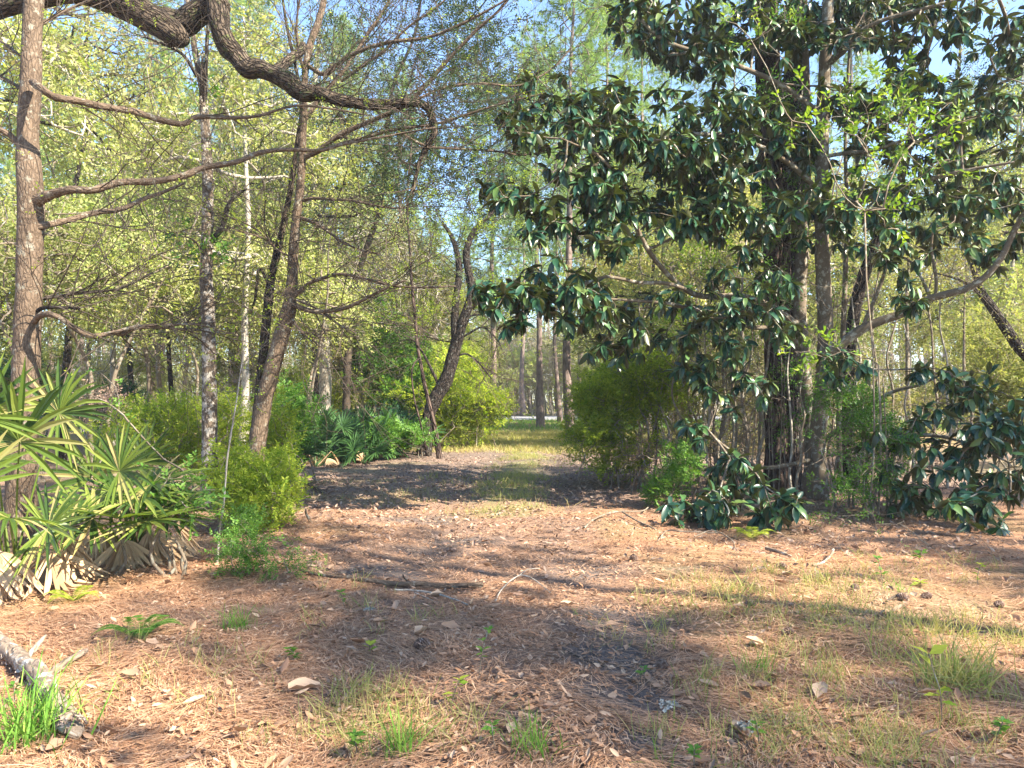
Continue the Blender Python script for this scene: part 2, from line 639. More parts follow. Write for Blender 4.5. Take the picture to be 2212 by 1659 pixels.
SPRIGS = [sprig(RNG, 11, 1, .36, .42, 62) for _ in range(4)]
SPRIG_SPARSE = [sprig(RNG, 7, 1, .30, .45, 55, flat=.5) for _ in range(4)]
SPRIG_FINE = [sprig(RNG, 16, 1, .20, .45, 65, flat=.35) for _ in range(4)]
SPRIG_BIG = [sprig(RNG, 7, 1, .50, .5, 55, t_leaf, .4) for _ in range(4)]
TUFTS = [tuft(RNG) for _ in range(4)]
TUFTS_NEAR = [tuft(RNG, 40, .025) for _ in range(3)]


# ------------------------------------------------------------------ setting: ground, road
def axis(lo, hi, n, c=0.0, k=3.0):
    s_ = np.linspace(-1, 1, n)
    a = np.sinh(s_ * k) / np.sinh(k)
    return np.where(a < 0, c + a * (c - lo), c + a * (hi - c))


def trail_x(y):                  # centre line of the trail
    return np.interp(y, [2, 6, 10, 15, 20, 26, 33, 40, 60], [0.1, 0.0, -.1, 0.0, .25, .6, 1.6, 4.5, 16])


def nz(x, y, s, seed):           # cheap value noise
    r = np.random.default_rng(seed)
    g = r.uniform(0, 1, (64, 64))
    xi, yi = x / s, y / s
    x0, y0 = np.floor(xi).astype(int), np.floor(yi).astype(int)
    fx, fy = xi - x0, yi - y0
    fx, fy = fx * fx * (3 - 2 * fx), fy * fy * (3 - 2 * fy)
    a, b = g[x0 % 64, y0 % 64], g[(x0 + 1) % 64, y0 % 64]
    c, d = g[x0 % 64, (y0 + 1) % 64], g[(x0 + 1) % 64, (y0 + 1) % 64]
    return (a * (1 - fx) + b * fx) * (1 - fy) + (c * (1 - fx) + d * fx) * fy


def fbm(x, y, s, seed):
    return nz(x, y, s, seed) * .55 + nz(x, y, s / 2.1, seed + 1) * .3 + nz(x, y, s / 4.3, seed + 2) * .15


SOIL = [(*G(1290, 1500)[:2], .5, .35), (*G(1330, 1430)[:2], .45, .45), (*G(1300, 1340)[:2], .7, .55), (*G(1270, 1600)[:2], .35, .2), (*G(790, 1235)[:2], .8, .45), (*G(1000, 1170)[:2], .9, .5), (*G(880, 1120)[:2], .9, .6), (*G(640, 1520)[:2], .25, .18),
        (*G(1400, 1235)[:2], .7, .3), (*G(1000, 1020)[:2], 1.2, 1.2), (*G(1290, 1020)[:2], 1.0, 1.5), (*G(860, 1625)[:2], .2, .15), (*G(1290, 1590)[:2], .4, .2)]


def soil_mask(x, y):
    m_ = np.clip(fbm(x, y, 1.6, 21) * 2.4 - 1.35, 0, .6) * (y < 30)
    tr = np.exp(-((x - trail_x(y) - .35) / 1.5) ** 2) * np.clip(fbm(x, y, .9, 23) * 2.2 - .55, 0, 1) * .75
    m_ = np.maximum(m_, tr * (y < 30))
    b = np.zeros_like(x)
    for cx, cy, sx, sy in SOIL:
        b = np.maximum(b, np.exp(-((x - cx) / sx) ** 2 - ((y - cy) / sy) ** 2))
    return np.clip(np.maximum(m_, b * 1.5 * (.35 + fbm(x, y, .35, 71)) - .25), 0, 1)


def build_ground():
    xs = axis(-400, 400, 420, 0, 4.6)
    ys = 7 + np.concatenate((-np.geomspace(12, .5, 90) + .5, np.geomspace(.5, 700, 420) - .5))
    ys = np.unique(np.round(ys, 4))
    Xg, Yg = np.meshgrid(xs, ys, indexing='ij')
    tx = trail_x(Yg)
    off = np.abs(Xg - tx)
    # two shallow wheel ruts with a crown between them
    rut = np.exp(-((off - .8) / .33) ** 2)
    Z = hgt(Xg, Yg) * np.clip(1 - (Yg - 60) / 60, 0, 1) - .035 * rut * (Yg < 60)
    near = (np.abs(Xg) < 12) & (Yg < 16)
    Z = Z + np.where(near, (fbm(Xg, Yg, .5, 5) - .5) * .06, 0)
    nx, ny = Xg.shape
    mb = MB()
    i = (np.arange(nx - 1)[:, None] * ny + np.arange(ny - 1)[None])
    q = np.stack((i, i + ny, i + ny + 1, i + 1), -1).reshape(-1, 4)
    mb.add(np.stack((Xg, Yg, Z), -1).reshape(-1, 3), q)
    soil = np.clip(soil_mask(Xg, Yg) +         .35 * rut * (fbm(Xg, Yg, .9, 3) > .42) * (Yg < 26), 0, 1)
    grs = np.clip((fbm(Xg, Yg, 2.2, 33) - .5) * 2, 0, .2) * (off > 1.2)
    grs = np.maximum(grs, np.exp(-(off / .5) ** 2) * (Yg > 10.5) * np.clip(fbm(Xg, Yg, 1.1, 44) * 1.6 - .35, 0, .6))
    verge = np.clip((Yg - 24) / 6, 0, 1) * np.clip(.55 + fbm(Xg, Yg, 5, 8), 0, 1) * np.clip(1.3 - np.abs(Xg - tx) / 9, .45, 1)
    grs = np.maximum(grs, np.where(Yg > 24, verge, 0))
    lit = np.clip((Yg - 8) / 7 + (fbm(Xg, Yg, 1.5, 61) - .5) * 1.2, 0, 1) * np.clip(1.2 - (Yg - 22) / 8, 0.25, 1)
    green = np.clip((Yg - 38) / 12, 0, 1)
    m, nt, out = newmat('ground')
    tc = nd(nt, 'ShaderNodeTexCoord').outputs['Object']
    at = nd(nt, 'ShaderNodeAttribute')
    at.attribute_name = 'mask'
    sp = nd(nt, 'ShaderNodeSeparateColor')
    nt.links.new(at.outputs['Color'], sp.inputs[0])
    n1 = noise(nt, tc, 55, 6, .75)
    n2 = noise(nt, tc, 3.2, 4)
    n3 = noise(nt, tc, 160, 3, .7)
    straw = ramp(nt, n1, [(.30, (.085, .040, .024)), (.46, (.24, .125, .07)), (.56, (.40, .225, .13)), (.7, (.58, .38, .24))])
    dark = ramp(nt, n1, [(.3, (.06, .048, .043)), (.5, (.12, .098, .088)), (.66, (.24, .19, .165))])
    litc = ramp(nt, n1, [(.32, (.10, .07, .055)), (.5, (.21, .15, .12)), (.62, (.32, .24, .19)), (.72, (.52, .42, .34))])
    grc = ramp(nt, n1, [(.3, (.09, .11, .035)), (.5, (.22, .24, .08)), (.66, (.42, .38, .17))])
    gr2 = ramp(nt, n1, [(.3, (.05, .10, .025)), (.55, (.13, .21, .05)), (.7, (.24, .32, .09))])
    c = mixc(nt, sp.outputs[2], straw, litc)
    c = mixc(nt, sp.outputs[0], c, dark)
    al = nd(nt, 'ShaderNodeAttribute')
    al.attribute_name = 'green'
    grc = mixc(nt, al.outputs['Fac'], grc, gr2)
    c = mixc(nt, sp.outputs[1], c, grc)
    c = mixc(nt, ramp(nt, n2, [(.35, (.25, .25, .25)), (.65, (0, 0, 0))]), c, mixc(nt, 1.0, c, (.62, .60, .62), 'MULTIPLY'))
    pb = nd(nt, 'ShaderNodeBsdfPrincipled')
    pb.inputs['Roughness'].default_value = .95
    pb.inputs['Specular IOR Level'].default_value = .1
    nt.links.new(c, pb.inputs['Base Color'])
    bp = nd(nt, 'ShaderNodeBump')
    bp.inputs['Strength'].default_value = .8
    bp.inputs['Distance'].default_value = .02
    nt.links.new(n1, bp.inputs['Height'])
    nt.links.new(bp.outputs[0], pb.inputs['Normal'])
    nt.links.new(pb.outputs[0], out.inputs[0])
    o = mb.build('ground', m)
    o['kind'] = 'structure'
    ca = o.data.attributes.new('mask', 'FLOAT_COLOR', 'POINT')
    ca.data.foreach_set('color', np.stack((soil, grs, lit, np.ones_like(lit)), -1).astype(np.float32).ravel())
    ga = o.data.attributes.new('green', 'FLOAT', 'POINT')
    ga.data.foreach_set('value', green.astype(np.float32).ravel())
    return o


build_ground()


def build_road():
    m, nt, out = newmat('asphalt')
    tc = nd(nt, 'ShaderNodeTexCoord').outputs['Object']
    c = ramp(nt, noise(nt, tc, 8, 5), [(.3, (.16, .16, .17)), (.7, (.24, .24, .25))])
    pb = nd(nt, 'ShaderNodeBsdfPrincipled')
    pb.inputs['Roughness'].default_value = .8
    nt.links.new(c, pb.inputs['Base Color'])
    nt.links.new(pb.outputs[0], out.inputs[0])
    mb = MB()
    xs = np.linspace(-200, 200, 41)
    prof = [(64.0, .0), (64.4, .10), (69.5, .14), (74.6, .10), (75, .0)]
    v = np.array([[(x, y + .0004 * x * x, z) for y, z in prof] for x in xs])
    q = []
    for i in range(len(xs) - 1):
        for j in range(len(prof) - 1):
            a = i * len(prof) + j
            q.append((a, a + len(prof), a + len(prof) + 1, a + 1))
    mb.add(v.reshape(-1, 3), q)
    mb.build('road', m)['kind'] = 'structure'


build_road()


mb = MB()
hv = np.array([(x, y, z) for x in (-420, 420) for y in (-40, 720) for z in (-1.5, 30.)])
mb.add(hv, [(0, 1, 3, 2), (4, 6, 7, 5), (0, 4, 5, 1), (2, 3, 7, 6), (0, 2, 6, 4), (1, 5, 7, 3)])
hm, hnt, hout = newmat('haze')
pv = hnt.nodes.new('ShaderNodeVolumePrincipled')
pv.inputs['Color'].default_value = (.86, .9, 1.0, 1)
pv.inputs['Density'].default_value = .0009
pv.inputs['Anisotropy'].default_value = .2
hnt.links.new(pv.outputs[0], hout.inputs['Volume'])
ho = mb.build('haze', hm, None, False)
ho['kind'] = 'stuff'
ho['label'] = 'thin pale haze between the trees'
ho['category'] = 'haze'


# ------------------------------------------------------------------ ground cover
def scatter_ground(n, y0, y1, xw=1.0, pw=1.0, rg=RNG):
    """points thinning out with distance inside (and a bit beyond) the view wedge"""
    t = rg.uniform(0, 1, n)
    y = y0 * (y1 / y0) ** t if pw == 1 else (y0 ** (1 - pw) + t * (y1 ** (1 - pw) - y0 ** (1 - pw))) ** (1 / (1 - pw))
    x = rg.uniform(-1, 1, n) * (y * .72 + 1.2) * xw
    return x, y


def ground_z(x, y):
    off = np.abs(x - trail_x(y))
    z = hgt(x, y) - .035 * np.exp(-((off - .8) / .33) ** 2)
    return z + np.where((np.abs(x) < 12) & (y < 16), (fbm(x, y, .5, 5) - .5) * .06, 0)


def lay(mb, templ, x, y, size, lift=.01, tilt=.25, rg=RNG, ang=None):
    n = len(x)
    a = rg.uniform(0, 2 * math.pi, n) if ang is None else ang
    ax = np.stack((np.cos(a), np.sin(a), rg.normal(0, tilt, n)), -1)
    up = np.stack((rg.normal(0, tilt, n), rg.normal(0, tilt, n), np.where(rg.uniform(0, 1, n) < .85, 1, -1)), -1)
    mats = frames(ax, up) * (size * rg.uniform(.55, 1.3, n))[:, None, None]
    pos = np.stack((x, y, ground_z(x, y) + lift * rg.uniform(.3, 1.6, n)), -1)
    pick = rg.integers(0, len(templ), n)
    for k, (tv, tq, tt) in enumerate(templ):
        s_ = pick == k
        mb.inst(tv, tq, tt, mats[s_], pos[s_])


def t_needle(w=.02, bend=.15):
    ys = [0, .35, .7, 1]
    v = []
    for y in ys:
        cx = bend * 4 * y * (1 - y)
        for s_ in (-1, 1):
            v.append((cx + s_ * w / 2 * (1 if y < .9 else .3), y, .03 * math.sin(y * 3)))
    q = [(i * 2, i * 2 + 1, i * 2 + 3, i * 2 + 2) for i in range(3)]
    return np.array(v), np.array(q), None


def t_dead(w=.4, curl=.25, lobes=0):
    ys = np.linspace(0, 1, 6)
    v = []
    for y in ys:
        q = math.sin(math.pi * min(1, max(.02, y * .96 + .02))) ** .8 * (1 + (lobes * math.sin(y * 20)))
        for s_ in (-1, 0, 1):
            v.append((s_ * q * w / 2, y, curl * (y - .5) ** 2 + abs(s_) * curl * .5 * q + .02 * s_))
    q = []
    for i in range(5):
        for j in range(2):
            a = i * 3 + j
            q.append((a, a + 1, a + 4, a + 3))
    return np.array(v), np.array(q), None


NEEDLES = [t_needle(.017, b) for b in (.03, .12, -.12, .22)]
DEADS = [t_dead(.36, .2), t_dead(.45, .4, .15), t_dead(.3, -.25), t_dead(.5, .3, .25)]

# pine straw: thinner where the soil shows
mb = MB()
x, y = scatter_ground(190000, 2.6, 15, 1, 1.25)
keep = RNG.uniform(0, 1, len(x)) > np.clip(soil_mask(x, y) * 1.0, 0, .85)
keep &= RNG.uniform(0, 1, len(x)) > np.clip((y - 9) / 7, 0, .9)
x, y = x[keep], y[keep]
angf = fbm(x, y, .7, 77) * 9 + RNG.normal(0, .55, len(x))
lay(mb, NEEDLES, x, y, .17, .014, .10, ang=angf)
tag(mb.build('pine_straw', M['straw']), 'reddish brown fallen pine needles carpeting the ground', 'pine straw', kind='stuff')
mb = MB()
x, y = scatter_ground(20000, 2.6, 14, 1, 1.2)
keep = RNG.uniform(0, 1, len(x)) < np.clip(fbm(x, y, .8, 62) * 2.4 - .4, .2, 1)
x, y = x[keep], y[keep]
lay(mb, DEADS, x, y, .048, .02, .35)
x3, y3 = scatter_ground(7000, 2.6, 12, 1, 1.2)
lay(mb, DEADS, x3, y3, .022, .02, .5)
x3, y3 = scatter_ground(9000, 3, 20, .5, 1.1)
lay(mb, DEADS, x3, y3, .035, .02, .4)
x2, y2 = scatter_ground(650, 2.6, 12, 1, 1.2)
lay(mb, DEADS, x2, y2, .10, .025, .3)
tag(mb.build('leaf_litter', M['litter']), 'small brown dead leaves scattered among the pine straw', 'leaf litter', kind='stuff')
mb = MB()
x, y = scatter_ground(42000, 7, 28, .72, 1.0)
keep = ~((np.abs(x - trail_x(y)) < .4) & (y > 12) & (RNG.uniform(0, 1, len(x)) < .7))
keep &= RNG.uniform(0, 1, len(x)) < np.clip((y - 7) / 7, .05, 1) * np.clip(fbm(x, y, 1.5, 61) * 2.2 - .3, .15, 1)
lay(mb, DEADS, x[keep], y[keep], .068, .02, .4)
tag(mb.build('leaf_litter', M['litter_far']), 'grey brown dead leaves covering the shaded trail further back', 'leaf litter', kind='stuff')


def t_blade(w=.03, bend=.4):
    ys = [0, .3, .6, .85, 1]
    ws = [1, .9, .7, .45, .05]
    v = []
    for y, q in zip(ys, ws):
        for s_ in (-1, 1):
            v.append((s_ * w / 2 * q, bend * y * y, y * (1 - .25 * abs(bend) * y)))
    q = [(i * 2, i * 2 + 1, i * 2 + 3, i * 2 + 2) for i in range(4)]
    return np.array(v), np.array(q), None


BLADES = [t_blade(.030, b) for b in (.1, .35, .6, .9)]


def blades(mb, x, y, size, lean=.25, rg=RNG, templ=BLADES, wide=1.0, z=None):
    n = len(x)
    a = rg.uniform(0, 2 * math.pi, n)
    ca, sa = np.cos(a), np.sin(a)
    L = rg.normal(0, lean, (n, 2))
    zc = nrm(np.stack((L[:, 0], L[:, 1], np.ones(n)), -1))
    xc = nrm(np.cross(np.stack((sa, -ca, 0 * a), -1), zc))
    yc = np.cross(zc, xc)
    s_ = size * rg.uniform(.5, 1.35, n)
    mats = np.stack((xc * wide, yc, zc), -1) * s_[:, None, None]
    pos = np.stack((x, y, (ground_z(x, y) if z is None else z) - .005), -1)
    pick = rg.integers(0, len(templ), n)
    for k, (tv, tq, tt) in enumerate(templ):
        m_ = pick == k
        mb.inst(tv, tq, tt, mats[m_], pos[m_])


def clumped(cu, cv, ru, rv, n, nclump, spread):
    """grass clump positions inside a view ellipse on the ground"""
    xs, ys = [], []
    for _ in range(nclump):
        a, r = RNG.uniform(0, 6.28), math.sqrt(RNG.uniform(0, 1))
        g = G(cu + ru * r * math.cos(a), cv + rv * r * math.sin(a))
        k = max(3, int(n / nclump * RNG.uniform(.4, 1.7)))
        xs.append(g[0] + RNG.normal(0, spread, k))
        ys.append(g[1] + RNG.normal(0, spread, k))
    return np.concatenate(xs), np.concatenate(ys)


mb = MB()
for args in ((1620, 1300, 260, 60, 900, 60, .06), (1900, 1390, 300, 60, 800, 55, .06), (1650, 1560, 300, 110, 700, 55, .05),
             (850, 1580, 200, 90, 800, 45, .05), (2050, 1450, 200, 120, 700, 40, .06), (2000, 1600, 250, 60, 500, 30, .05),
             (820, 1060, 260, 30, 700, 60, .12), (330, 1500, 300, 110, 260, 26, .04), (1350, 1380, 160, 60, 120, 14, .03),
             (1950, 1230, 220, 40, 400, 40, .05), (700, 1320, 300, 80, 200, 18, .04)):
    gx, gy = clumped(*args)
    blades(mb, gx, gy, .13, .45)
tag(mb.build('grass', M['grass']), 'thin wispy grass growing in patches through the pine straw', 'grass', kind='stuff')
mb = MB()
n = 9000
y = RNG.uniform(11, 24, n)
x = trail_x(y) + RNG.normal(0, .42, n) - .05
keep = (fbm(x, y, 1.2, 91) > .5) & (fbm(x, y, .3, 95) > .4)
blades(mb, x[keep], y[keep], .13, .5, wide=1.6)
tag(mb.build('grass', M['grass']), 'low green grass strip along the middle of the shaded trail', 'grass', kind='stuff')
mb = MB()
n = 26000
y = RNG.uniform(23.5, 40, n)
x = trail_x(y) + RNG.normal(0, 3.2, n)
blades(mb, x, y, .17, .5, wide=2.6)
tag(mb.build('grass', M['grass_dry']), 'sunlit yellow dry grass where the trail bends', 'grass', kind='stuff')
mb = MB()
n = 26000
y = RNG.uniform(40, 63, n)
x = RNG.uniform(-1, 1, n) * (y * .75)
blades(mb, x, y, .24, .4, wide=4.0)
tag(mb.build('grass', M['grass_green']), 'green grass verge in front of the distant road', 'grass', kind='stuff')


# ------------------------------------------------------------------ generated woodland trees
def crown_pts(rg, n, c, r, shell=.45, flatb=True):
    d = nrm(rg.normal(0, 1, (n, 3)))
    if flatb:
        d[:, 2] = np.abs(d[:, 2]) * 1.3 - .45
    rad = rg.uniform(shell, 1, n) ** .7
    p = d * rad[:, None]
    k = max(4, n // 13)
    cl = rg.integers(0, k, n)
    w = np.where(rg.uniform(0, 1, n) < .8, .78, 0)[:, None]
    p = p * (1 - w) + p[cl] * w
    return np.array(c) + p * np.array(r) + rg.normal(0, .06, (n, 3))


def gen_tree(seed, name, label, cat, H, r0, crown, npt, templ, size, leafm, barkm, per=2, lean=0.0, wander=.6, tip=.01, low=.35, group=None, off=.15, nst=1, crook=.12):
    rg = np.random.default_rng(seed)
    root = thing(name, label, cat, group=group)
    tb = MB()
    nodes = []
    for s_ in range(nst):
        a = rg.uniform(0, 6.28)
        k = 7
        zz = np.linspace(-.1, H, k)
        ln = lean + (0 if nst == 1 else .25)
        px = np.cumsum(rg.normal(0, crook, k)) + ln * zz * math.cos(a) + (0 if nst == 1 else rg.normal(0, .15))
        py = np.cumsum(rg.normal(0, crook, k)) + ln * zz * math.sin(a)
        px -= px[0] * .7
        py -= py[0] * .7
        rr = r0 * (1 - np.linspace(0, .88, k) ** 1.1)
        rr[0] *= 1.35
        p, r = smooth_path(np.stack((px, py, zz), -1), rr, 4)
        tube(tb, p, r, 8, .06, rg=rg)
        nodes.append(p[p[:, 2] > H * low])
    nodes = np.vstack(nodes)
    pts = []
    for (cx, cy, cz, rx, ry, rz, n) in crown:
        pts.append(crown_pts(rg, n, (cx, cy, cz), (rx, ry, rz)))
    pts = np.vstack(pts)
    pts = pts[pts[:, 2] > .15]
    dirs = grow(tb, pts, nodes, tip, .45, r0 * .45, 3, .3, .14, rg, 2)
    tb.build('trunk', barkm, root)
    if templ:
        cb = MB()
        put(cb, templ, pts, dirs, size, wander=wander, rg=rg, per=per, off=off)
        cb.build('crown', leafm, root, smooth=False)
    return root


def pine_crown(rg, H, lo, R, n):
    out = []
    for i in range(n):
        t = rg.uniform(0, 1) ** .8
        z = H * (lo + (1 - lo) * t)
        R_ = R * (1 - t * .75) * rg.uniform(.35, 1)
        a = rg.uniform(0, 6.28)
        out.append((math.cos(a) * R_, math.sin(a) * R_, z + rg.normal(0, .4) + R_ * .15))
    return np.array(out)


def gen_pine(seed, label, H, r0, lo, R, n, size, group=None, leafm=None, per=2, templ=None):
    rg = np.random.default_rng(seed)
    root = thing('pine_tree', label, 'pine', group=group)
    tb = MB()
    k = 8
    zz = np.linspace(-.1, H, k)
    px, py = np.cumsum(rg.normal(0, .10, k)), np.cumsum(rg.normal(0, .10, k))
    px -= px[0]
    py -= py[0]
    rr = r0 * (1 - np.linspace(0, .85, k))
    rr[0] *= 1.3
    p, r = smooth_path(np.stack((px, py, zz), -1), rr, 4)
    tube(tb, p, r, 8, .05, rg=rg)
    pts = pine_crown(rg, H, lo, R, n)
    pts[:, :2] += np.stack((np.interp(pts[:, 2], p[:, 2], p[:, 0]), np.interp(pts[:, 2], p[:, 2], p[:, 1])), -1)
    dirs = grow(tb, pts, p[p[:, 2] > H * lo * .9], .012, .42, r0 * .4, 3, .25, .12, rg, 2)
    for _ in range(9):            # dead stubs
        z = rg.uniform(min(.2, lo * .5), lo) * H
        b = np.array((np.interp(z, p[:, 2], p[:, 0]), np.interp(z, p[:, 2], p[:, 1]), z))
        a = rg.uniform(0, 6.28)
        L = rg.uniform(.4, 1.6)
        e = b + np.array((math.cos(a) * L, math.sin(a) * L, rg.uniform(-.1, .4)))
        tube(tb, [b, (b + e) / 2 + rg.normal(0, .06, 3), e], [.025, .018, .006], 4)
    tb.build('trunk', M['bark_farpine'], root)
    cb = MB()
    put(cb, templ or TUFTS, pts, dirs, size, wander=.7, rg=rg, per=per, off=.28)
    cb.build('crown', leafm or M['pine_needle'], root, smooth=False)
    return root


def place(protos, spots, used=set()):
    """spots: (proto key, u, d, scale, rz, label)"""
    for key, u, d, sc, rz, label, group in spots:
        g = onground(u, d)
        pr = protos[key]
        if key not in used:
            used.add(key)
            pr.location = (g[0], g[1], g[2])
            pr.rotation_euler = (0, 0, rz)
            pr.scale = (sc, sc, sc)
            pr['label'] = label
            if group:
                pr['group'] = group
            elif 'group' in pr:
                del pr['group']
        else:
            o = dup(pr, g, rz, sc, label)
            if group:
                o['group'] = group
            elif 'group' in o:
                del o['group']


PR = {}
PR['pine1'] = gen_pine(101, 'tall pine', 22, .20, .34, 3.4, 340, .46, per=3)
PR['pine2'] = gen_pine(102, 'tall pine', 21, .17, .38, 3.0, 300, .46, per=3)
PR['pine3'] = gen_pine(103, 'tall pine', 25, .24, .42, 3.8, 360, .48, per=3)
PR['youngpine'] = gen_pine(104, 'young pine', 9, .09, .12, 1.9, 190, .26)
PR['dec1'] = gen_tree(111, 'deciduous_tree', '', 'tree', 13, .12, [(0, 0, 9, 3.4, 3.4, 4.6, 430), (.8, .3, 5, 3.2, 3.2, 2.6, 260)], 0, SPRIG_SPARSE, .54, M['bg_leaf'], M['bark_pale'], 3)
PR['dec2'] = gen_tree(112, 'deciduous_tree', '', 'tree', 15, .13, [(0, 0, 10.5, 3.8, 3.6, 5, 480), (-1, .5, 5.5, 3.0, 3.0, 2.8, 260)], 0, SPRIG_SPARSE, .54, M['bg_leaf'], M['bark_dark'], 3, .05)
PR['dec3'] = gen_tree(113, 'deciduous_tree', '', 'tree', 8, .07, [(0, 0, 4.9, 2.9, 2.7, 3.4, 480)], 0, SPRIG_SPARSE, .46, M['bg_leaf'], M['twig'], 3, .06, nst=2)
PR['bare1'] = gen_tree(114, 'bare_tree', '', 'tree', 10, .09, [(0, 0, 6.5, 3.0, 2.8, 5, 560)], 0, SPRIG_SPARSE, .26, M['tan_leaf'], M['bark_pale'], 1, .05, tip=.009)
PR['shrub1'] = gen_tree(121, 'shrub', '', 'shrub', 2.6, .03, [(0, 0, 1.8, 1.9, 1.7, 1.7, 330)], 0, SPRIGS, .26, M['spring_leaf'], M['twig'], 3, .1, low=.1, nst=5, tip=.004)
PR['shrub2'] = gen_tree(122, 'shrub', '', 'shrub', 3.2, .035, [(0, 0, 2.1, 2.2, 2.0, 2.1, 360)], 0, SPRIGS, .28, M['bg_leaf'], M['twig'], 3, .1, low=.1, nst=5, tip=.004)
PR['shrub3'] = gen_tree(123, 'shrub', '', 'shrub', 3.4, .035, [(0, 0, 2.1, 2.3, 2.0, 2.2, 420)], 0, SPRIG_SPARSE, .26, M['tan_leaf'], M['bark_pale'], 2, .1, low=.1, nst=6, tip=.006)
PR['shade'] = gen_tree(131, 'oak_tree', '', 'tree', 11, .16, [(0, 0, 8, 5.2, 5.0, 3.0, 330)], 0, SPRIG_BIG, .44, M['green_leaf'], M['bark_oak'], 2)  # unseen added tree, crown kept wide and gappy to cast dappled shade
PR['evergreen'] = gen_tree(124, 'evergreen_shrub', '', 'shrub', 3.0, .05, [(0, 0, 1.7, 1.9, 1.8, 1.8, 380)], 0, SPRIGS, .30, M['dark_leaf'], M['twig_dark'], 3, .1, low=.1, nst=4, tip=.005)

spots = []
R_ = random.Random(5)


def sp(key, u, d, sc, label, group=None):
    spots.append((key, u, d, sc, R_.uniform(0, 6.28), label, group))


# named ones that can be found in the photograph
sp('pine1', 165, 44, 1.0, 'tall bluish pine trunk seen between the first two left trees', None)
sp('pine2', 262, 52, 1.0, 'slim tall pine left of the pinkish pine trunk', None)
sp('pine3', 325, 38, 1.0, 'tall pine with pinkish trunk behind the spotted bark tree', None)
sp('pine2', 388, 46, .95, 'grey pine trunk just left of the spotted bark tree', None)
sp('pine1', 742, 44, 1.05, 'pine with grey trunk right of the pale trunk behind the palmettos', None)
sp('pine3', 1168, 47, .95, 'pine standing on the verge in front of the distant road', None)
sp('pine1', 1235, 30, .92, 'tall pine whose bright green needles show against the blue sky', None)
sp('pine2', 1400, 36, 1.0, 'tall pine seen through the left part of the magnolia crown', None)
sp('youngpine', 1010, 70, 1.0, 'young pine in front of the road wood behind the leaning tree', None)
sp('youngpine', 30, 34, 1.0, 'young bushy pine left of the leftmost trunk', None)
for u, d, k in ((1300, 34, 2), (1130, 72, 3), (1060, 48, 1), (1210, 56, 2)):
    sp('pine%d' % k, u, d, 1.0, 'x', 'tall pines far behind the understory')
PG = 'tall pines far behind the understory'
for u, d, k in ((40, 60, 3), (110, 36, 2), (215, 70, 1), (455, 62, 2), (520, 40, 1), (585, 66, 3), (640, 50, 2), (820, 62, 1), (880, 85, 2), (945, 95, 3),
                (1010, 88, 1), (1060, 98, 2), (1120, 92, 1), (1205, 82, 2), (1255, 62, 3), (1310, 48, 2), (1345, 84, 1), (1450, 55, 1), (1530, 44, 3), (1600, 62, 2), (1690, 50, 1),
                (1760, 66, 2), (1850, 48, 3), (1930, 75, 1), (1990, 68, 2), (2040, 90, 1), (2090, 52, 3), (2150, 64, 2), (2210, 42, 1), (-80, 46, 1), (-200, 58, 3), (2330, 55, 2), (2450, 46, 1)):
    sp('pine%d' % k, u, d, R_.uniform(.9, 1.1), 'tall slender pine far behind the understory', PG)
for u, d, k in ((350, 48, 1), (60, 50, 3), (140, 58, 2), (500, 55, 3), (1480, 70, 3), (1370, 58, 2), (1570, 75, 1), (860, 50, 3), (770, 70, 2)):
    sp('pine%d' % k, u, d, R_.uniform(.9, 1.1), 'x', PG)
DG = 'sparse yellow green trees in the middle distance'
for u, d, k, s_ in ((-60, 17, 1, .95), (130, 20, 2, .9), (250, 25, 1, .9), (360, 21, 3, 1.1), (520, 18, 1, .85), (700, 24, 2, .8), (600, 30, 1, 1), (800, 33, 3, 1.1), (840, 45, 2, .9),
                    (300, 34, 2, 1), (40, 30, 3, 1.2), (440, 38, 3, 1.3), (920, 38, 1, .75), (1000, 50, 2, .8), (960, 60, 1, 1), (1085, 84, 2, .85), (1150, 88, 3, 1.4), (1230, 80, 1, .8),
                    (1290, 42, 1, .8), (1340, 30, 3, 1.1), (1420, 26, 2, .75), (1520, 32, 1, .85), (1600, 24, 3, 1.2), (1720, 34, 2, .9), (1820, 27, 1, .8), (1900, 34, 3, 1.2),
                    (2120, 28, 2, .8), (2200, 22, 1, .85), (2300, 30, 3, 1.2), (2180, 40, 1, 1)):
    sp('dec%d' % k, u, d, s_, 'sparse yellow green tree among the middle distance woods', DG)
for u, d, k, s_ in ((20, 42, 1, 1.1), (180, 48, 2, 1.1), (320, 55, 1, 1.2), (470, 50, 2, 1.1), (560, 44, 3, 1.5), (660, 42, 1, 1), (740, 52, 2, 1.1), (930, 56, 3, 1.4), (210, 16, 3, .8), (90, 15, 3, .75), (380, 28, 2, .8), (540, 24, 3, 1.1), (640, 20, 3, .8), (760, 38, 1, 1), (870, 36, 3, 1.2), (1380, 48, 1, 1.1), (1470, 42, 3, 1.5), (1560, 40, 2, 1), (1650, 36, 1, .9), (1740, 24, 3, 1), (1800, 42, 1, 1), (2060, 44, 2, 1), (2240, 36, 1, 1), (1330, 88, 1, .9), (1020, 90, 1, .8)):
    sp('dec%d' % k, u, d, s_, 'x', DG)
BG_ = 'pale leafless trees in the background'
for u, d, s_ in ((560, 26, 1), (480, 30, .9), (180, 40, 1.1), (1130, 80, 1.0), (1215, 78, .9), (1030, 82, 1.1), (1660, 40, 1), (1960, 50, .8), (780, 27, .8), (2060, 36, 1), (880, 30, .8), (1060, 96, 1.2), (1290, 70, 1)):
    sp('bare1', u, d, s_, 'pale leafless tree with fine grey twigs in the background', BG_)
SG = 'understory shrubs between the trunks'
